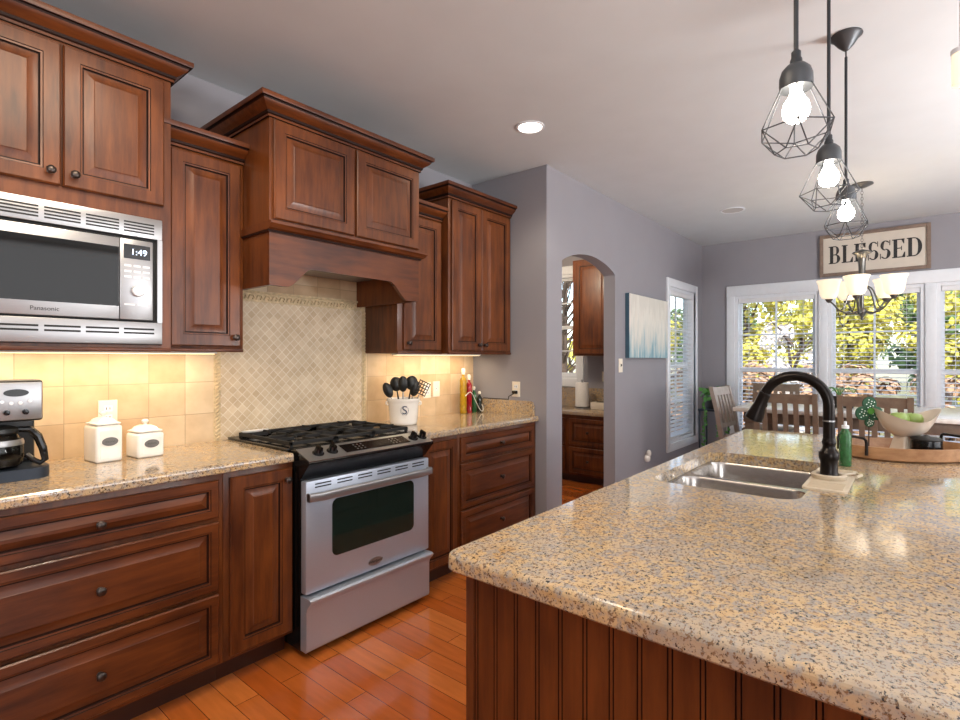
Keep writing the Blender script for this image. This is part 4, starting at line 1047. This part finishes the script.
# chandelier
CX_, CY_ = 5.257, .337
ch = thing('chandelier', 'five-arm pewter chandelier with cream glass shades over the dining table', 'chandelier', (CX_, CY_, 1.64))
m = MB(); m.lathe([(.001, CZ-.001), (.075, CZ-.001), (.078, CZ-.008), (.03, CZ-.03), (.010, CZ-.035)], (CX_, CY_, 0), 24); m.build('canopy', 'pewter', ch)
m = MB(); zz = CZ-.034; k = 0
while zz > 2.215:
    a = PI/2*(k % 2)
    m.tube([(CX_+.008*math.cos(a)*math.cos(q), CY_+.008*math.sin(a)*math.cos(q), zz-.014+.015*math.sin(q)) for q in [2*PI*j/8 for j in range(9)]], .0022, n=5); zz -= .024; k += 1
m.build('chain', 'pewter', ch)
m = MB(); m.lathe([(.002, 2.225), (.060, 2.205), (.068, 2.196), (.040, 2.175), (.026, 2.14), (.023, 2.05), (.028, 1.96), (.018, 1.94), (.013, 1.75), (.030, 1.735), (.034, 1.715), (.022, 1.69), (.009, 1.675), (.012, 1.66), (.001, 1.645)], (CX_, CY_, 0), 24); m.build('stem', 'pewter', ch)
for k in range(5):
    a = 2*PI*k/5+math.radians(174.7); ux, uy = math.cos(a), math.sin(a)
    pp = smooth([(CX_+r*ux, CY_+r*uy, q) for r, q in ((.015, 1.73), (.08, 1.705), (.15, 1.735), (.195, 1.79), (.222, 1.815))], 5)
    m = MB(); m.tube(pp, .007, n=8); m.tube(smooth([(CX_+r*ux, CY_+r*uy, q) for r, q in ((.02, 1.93), (.07, 1.90), (.10, 1.83), (.12, 1.76), (.15, 1.735))], 5), .0055, n=8)
    cxs, cys = CX_+.225*ux, CY_+.225*uy
    m.lathe([(.006, 1.80), (.018, 1.812), (.026, 1.826), (.030, 1.838)], (cxs, cys, 0), 16); ar = m.build('arm', 'pewter', ch)
    m = MB(); m.lathe([(.028, 1.832), (.050, 1.842), (.064, 1.870), (.070, 1.915), (.076, 1.955), (.090, 1.985), (.086, 1.987), (.072, 1.957), (.066, 1.915), (.058, 1.87), (.040, 1.848), (.001, 1.842)], (cxs, cys, 0), 24); m.build('shade', 'shade', ar, angle=60)
    m = MB(); m.ball((cxs, cys, 1.905), .025, sc=(1, 1, 1.3)); m.build('bulb', 'bulb', ar)

# ------------------------------------------------------------------ dining corner
tb = thing('dining_table', 'tall rectangular dining table with pale top in front of the far windows', 'table', (5.35, .33, 0))
MB().box(4.80, 5.90, -.55, 1.20, .892, .925, bev=.004).build('tabletop', 'tabletop', tb)
MB().box(4.87, 5.83, -.48, 1.13, .800, .8915, bev=.003).build('apron', 'chair', tb)
for x, y in ((4.88, -.47), (4.88, 1.04), (5.74, -.47), (5.74, 1.04)): MB().box(x, x+.08, y, y+.08, 0, .7995, bev=.004).build('leg', 'chair', tb)

def chair(matn):
    t = thing('counter_chair', '', 'chair', (0, 0, 0), 0, 'counter-height dining chairs')   # faces +X, backrest at x=0 side
    w = .215
    MB().box(.03, .44, -w, w, .600, .640, bev=.010).build('seat', matn, t, local=True)
    for s in (-1, 1):
        m = MB(); m.box(.40, .44, s*(w-.02)-.02, s*(w-.02)+.02, 0, .5995, bev=.003); m.build('leg', matn, t, local=True)
        m = MB(); y0_, y1_ = s*(w-.017)-.017, s*(w-.017)+.017
        m.loft([[(x-.02, y0_, zz), (x+.018, y0_, zz), (x+.018, y1_, zz), (x-.02, y1_, zz)] for x, zz in ((-.005, 0), (.008, .40), (.008, .62), (-.03, .85), (-.085, 1.075))]); m.build('back_leg', matn, t, local=True)
        m = MB(); m.box(.0275, .3995, s*(w-.02)-.010, s*(w-.02)+.010, .18, .21); m.build('stretcher', matn, t, local=True)
    bxs = lambda zz: .008-(zz-.62)*.17 if zz < .85 else -.031-(zz-.85)*.245
    def bar(m, ya, yb, za, zb, th=.011):
        m.loft([[(bxs(q)-th, ya, q), (bxs(q)+th, ya, q), (bxs(q)+th, yb, q), (bxs(q)-th, yb, q)] for q in (za, (za+zb)/2, zb)])
    iw = w-.0345
    m = MB(); bar(m, -iw, iw, .995, 1.068, .013); m.build('top_rail', matn, t, local=True)
    m = MB(); bar(m, -iw, iw, .700, .735); m.build('lower_rail', matn, t, local=True)
    for k in range(5):
        yc = -iw+2*iw*(k+.5+.0)/5; m = MB(); bar(m, yc-.017, yc+.017, .7355, .9945, .007); m.build('slat', matn, t, local=True)
    m = MB(); m.box(.41, .43, -w+.04, w-.04, .22, .25); m.build('footrest', matn, t, local=True)
    return t
c1 = chair('chair'); c1.location = (4.66, .775, 0); c1['label'] = 'brown slat-back counter chair seen through the faucet arch'
duplicate(c1, (4.66, .225, 0), 0, 'brown slat-back counter chair behind the clover ornament and bowl')
duplicate(c1, (6.20, 1.14, 0), PI, 'brown slat-back chair on the far side of the table by the corner window')
c5 = chair('chair_lit'); c5.location = (5.32, 1.36, 0); c5.rotation_euler.z = -PI/2-.10; c5['label'] = 'brown slat-back counter chair, paled by painted window light, at the left end of the table'

ps = thing('plant_stand', 'dark slate metal plant stand in the corner by the windows', 'plant stand', (6.42, 1.80, 0))
m = MB(); m.box(6.27, 6.57, 1.66, 1.94, .735, .755, bev=.004); m.build('shelf', 'navym', ps)
m = MB()
for x in (6.28, 6.545):
    for y in (1.67, 1.915): m.box(x, x+.015, y, y+.015, 0, .7345)
m.box(6.28, 6.56, 1.67, 1.93, .25, .262); m.box(6.28, 6.56, 1.67, 1.685, .68, .70); m.build('legs', 'navym', ps)
pp = thing('potted_pothos', 'trailing green pothos in a dark pot on the slate plant stand', 'potted plant', (6.42, 1.80, .7555))
m = MB(); m.lathe([(.06, .7555), (.085, .76), (.10, .86), (.095, .865), (.001, .855)], (6.42, 1.80, 0), 20); m.build('pot', 'soil', pp)
def leafmesh(m, c, s, n):
    n = n.normalized(); u = n.orthogonal().normalized(); u.rotate(Matrix.Rotation(random.random()*6.28, 3, n)); v = n.cross(u)
    P = [c-u*s, c-u*s*.3+v*s*.55, c+u*s*.5+v*s*.4, c+u*s*1.1, c+u*s*.5-v*s*.4, c-u*s*.3-v*s*.55]
    m.bm.faces.new([m.bm.verts.new(p) for p in P])
m = MB()
for k in range(70):
    a = random.random()*6.28; r = .16*math.sqrt(random.random()); leafmesh(m, Vector((6.42+r*math.cos(a), 1.80+r*math.sin(a), .90+random.random()*.13-r*.3)), .035, Vector((random.uniform(-1, 1)-.6, random.uniform(-1, 1)-.4, .8)))
for vx, vy in ((6.24, 1.70), (6.26, 1.86), (6.30, 1.63)):
    for k in range(16): leafmesh(m, Vector((vx+random.uniform(-.02, .02), vy+random.uniform(-.02, .02), .85-k*.038)), .025, Vector((-1, random.uniform(-.5, .5), .3)))
m.build('foliage', 'leaf', pp)
m = MB()
for vx, vy in ((6.24, 1.70), (6.26, 1.86), (6.30, 1.63)): m.tube(smooth([(6.40, 1.79, .86), ((vx+6.4)/2, (vy+1.79)/2, .93), (vx, vy, .85), (vx, vy, .28)]), .003, n=5)
m.build('vines', 'felt2', pp)
cp_ = thing('table_planter', 'small dark planter with thin leaves in the middle of the dining table', 'planter', (5.35, .50, .9255))
m = MB(); m.box(5.29, 5.41, .40, .60, .9255, .955, bev=.004); m.lathe([(.04, .955), (.055, .96), (.06, 1.02), (.05, 1.02), (.001, 1.01)], (5.35, .50, 0), 16); m.build('pot', 'soil', cp_)
m = MB()
for k in range(14):
    a = 2*PI*k/14; l = .10+.05*random.random(); m.tube(smooth([(5.35, .5, 1.01), (5.35+l*.4*math.cos(a), .5+l*.4*math.sin(a), 1.09), (5.35+l*math.cos(a), .5+l*math.sin(a), 1.05+.03*random.random())], 4), .003, n=4)
m.build('leaves', 'leaf', cp_)

# ------------------------------------------------------------------ pantry beyond the arch
pc_ = thing('base_cabinet', 'low dark cherry drawer cabinet seen through the arched doorway', 'cabinet', (5.3, 2.9, 0))
PF = 5.03
MB().box(PF, PX1-.002, LY1+.002, 3.98, .08, .728).build('body', 'wood_v', pc_)
MB().box(PF+.06, PX1-.01, LY1+.002, 3.98, 0, .08).build('toe_kick', 'toe', pc_)
for y1_ in (2.905, 3.42):
    for z0_, z1_ in ((.405, .690), (.105, .380)):
        d = panel('drawer', (PF, y1_, z0_), Vector((0, -1, 0)), Vector((-1, 0, 0)), .46, z1_-z0_, pc_, fw=.045); knob((PF-.02, y1_-.23, (z0_+z1_)/2), Vector((-1, 0, 0)), d)
pct = thing('granite_countertop', 'granite countertop with low splash in the pantry under the paper towels', 'countertop', (5.3, 2.9, .73))
MB().box(5.0, PX1-.002, LY1+.002, 3.98, .730, .768, bev=.005).build('slab', 'granite', pct)
MB().box(PX1-.022, PX1-.0025, LY1+.002, 3.98, .7685, .99).build('splash', 'granite', pct)
pu = thing('wall_cabinet', 'orange-brown cherry wall cabinet seen through the arched doorway', 'cabinet', (5.43, 2.6, 1.37))
MB().box(5.27, PX1-.002, LY1+.002, 3.005, 1.37, 2.45).build('body', 'wood_v', pu)
panel('door', (5.27, 2.970, 1.39), Vector((0, -1, 0)), Vector((-1, 0, 0)), .42, 1.04, pu)
panel('door', (5.27, 2.540, 1.39), Vector((0, -1, 0)), Vector((-1, 0, 0)), .34, 1.04, pu)
pt = thing('paper_towel_holder', 'white paper towel roll on a steel stand in the pantry', 'paper towel roll', (5.385, 2.950, .7685))
m = MB(); m.lathe([(.022, .79), (.075, .79), (.077, .795), (.077, 1.060), (.075, 1.064), (.022, 1.064)], (5.385, 2.950, 0), 24, cap=False); m.build('paper_roll', 'towel', pt)
m = MB(); m.lathe([(.085, .7685), (.085, .778), (.010, .782), (.008, 1.075), (.014, 1.082), (.012, 1.095), (.001, 1.10)], (5.385, 2.950, 0), 20); m.build('stand', 'steel_h', pt)
tb_ = thing('tissue_box', 'cream box on the pantry counter right of the paper towels', 'box', (5.40, 2.72, .7685), .1)
m = MB(); m.box(5.34, 5.46, 2.60, 2.82, .7690, .848, bev=.005); m.build('carton', 'signboard', tb_)
m = MB(); m.box(5.37, 5.43, 2.66, 2.76, .8482, .853, bev=.001); m.build('slot_cover', 'textdark', tb_)
outlet('wall_outlet', 'white outlet on the pantry wall above the cream box', 'outlet', (PX1, 2.77, 1.13), (0, -1, 0), (-1, 0, 0))

# ------------------------------------------------------------------ outside
g = MB().box(7.3, 60, -40, 60, -.75, -.70).build('lawn', 'grass'); struct(g)
g = MB().box(-10, 7.3, 4.6, 60, -.75, -.70).build('lawn', 'grass'); struct(g)
def tree(label, x, y, h, r, fm, nleaf=1500, ls=.16, trunk=True, name='leafy_tree', cat='tree', z0=-.7, low=.25):
    t = thing(name, label, cat, (x, y, z0), 0, 'garden planting outside the windows')
    m = MB(); m.tube([(x, y, z0), (x+.1, y, z0+h*.4), (x, y+.1, z0+h*.85)], [r*.09+.02, r*.06+.015, .02], n=7)
    for k in range(6):
        a = random.random()*6.28; q = z0+h*(.3+.1*k); m.tube([(x, y, q), (x+r*.4*math.cos(a), y+r*.4*math.sin(a), q+h*.1), (x+r*.8*math.cos(a), y+r*.8*math.sin(a), q+h*.2)], [.04, .025, .01], n=5)
    m.build('trunk', 'bark', t)
    m = MB(); cl = []
    for k in range(26):
        a = random.random()*6.28; q = random.random(); rr = r*math.sqrt(random.random())*math.sin(PI*min(1, .15+.85*(1-q*.8))); cl.append((Vector((x+rr*math.cos(a), y+rr*math.sin(a), z0+h*(low+(1-low)*q))), r*(.25+.2*random.random())))
    for k in range(nleaf):
        c, cr_ = random.choice(cl); d = Vector((random.gauss(0, 1), random.gauss(0, 1), random.gauss(0, .8))).normalized(); leafmesh(m, c+d*cr_*random.uniform(.6, 1), ls*random.uniform(.6, 1.2), d+Vector((0, 0, .5)))
    m.build('foliage', fm, t)
    return t
specs = [
    ('dark green evergreen beyond the left far window', 20.5, 5.1, 7.6, 1.5, 'gtree'), ('yellow-green tree beyond the left half of the corner window', 15.5, 3.5, 4.7, 1.35, 'ytree'),
    ('yellow-green tree in line with the first window mullion', 17.5, 1.4, 5.6, 1.4, 'ytree'), ('dark green evergreen behind the chandelier shades', 22.5, 1.2, 8.2, 1.6, 'gtree'),
    ('yellow-green tree right of the chandelier', 15.8, -.9, 4.9, 1.35, 'ytree'), ('yellow-green tree at the right edge of the far windows', 19.5, -3.0, 6.4, 1.6, 'ytree'),
    ('dark green evergreen at the far right beyond the windows', 24, -3.6, 9, 1.7, 'gtree'), ('yellow-green tree outside the tall side window', 16.5, 7.2, 3.2, 1.5, 'ytree')]
for lab, x, y, h, r, fm in specs: tree(lab, x, y, h, r, fm, 4200, .085)
for lab, x, y, h, r, fm in (('low russet shrub outside the corner window', 11.0, 2.55, 2.0, .66, 'otree'), ('low russet shrub left of the window mullion', 11.4, .95, 1.85, .60, 'otree'), ('low russet shrub behind the table planter', 11.3, -.4, 1.8, .68, 'otree'), ('low russet shrub outside the right-hand window', 11.6, -1.8, 1.95, .70, 'otree'),
                            ('pale blossoming shrub low in the corner window', 13.4, 2.1, 2.9, .62, 'wtree'), ('russet shrub below the tall side window', 11.4, 4.1, 2.0, .75, 'otree')):
    tree(lab, x, y, h, r, fm, 1400, .07, name='garden_shrub', cat='shrub', low=.05)
for k, (lab, x, y, h, r) in enumerate((('big hazy tree far behind, left of the far windows', 29, 9.0, 7, 2.3), ('big hazy tree far behind the corner window', 30, 4.3, 6.6, 2.3), ('big hazy tree far behind the middle window', 29, -.6, 6.2, 2.3), ('big hazy tree far behind the right-hand window', 31, -5.6, 7, 2.4))):
    tree(lab, x, y, h, r, ('gtree', 'ytree')[k % 2], 3500, .17, low=.1)
tree('bare-branched bush with yellow leaves outside the pantry window', 10.5, 6.0, 2.6, 1.2, 'ytree', 900, .09, name='garden_shrub', cat='shrub', low=.1)
bt = thing('bare_tree', 'leafless dark tree outside the pantry window', 'tree', (8.6, 5.1, -.7), 0, 'garden planting outside the windows')
m = MB(); m.tube([(8.6, 5.1, -.7), (8.62, 5.12, 1.0), (8.6, 5.05, 3.2)], [.10, .08, .03], n=7)
for k in range(46):
    q = .8+2.0*random.random(); a = random.random()*6.28; l = .3+.6*random.random(); m.tube([(8.6, 5.1, q), (8.6+l*.5*math.cos(a), 5.1+l*.5*math.sin(a), q+l*.5), (8.6+l*math.cos(a), 5.1+l*math.sin(a), q+l*1.1)], [.022, .014, .006], n=5)
m.build('branches', 'bark', bt)
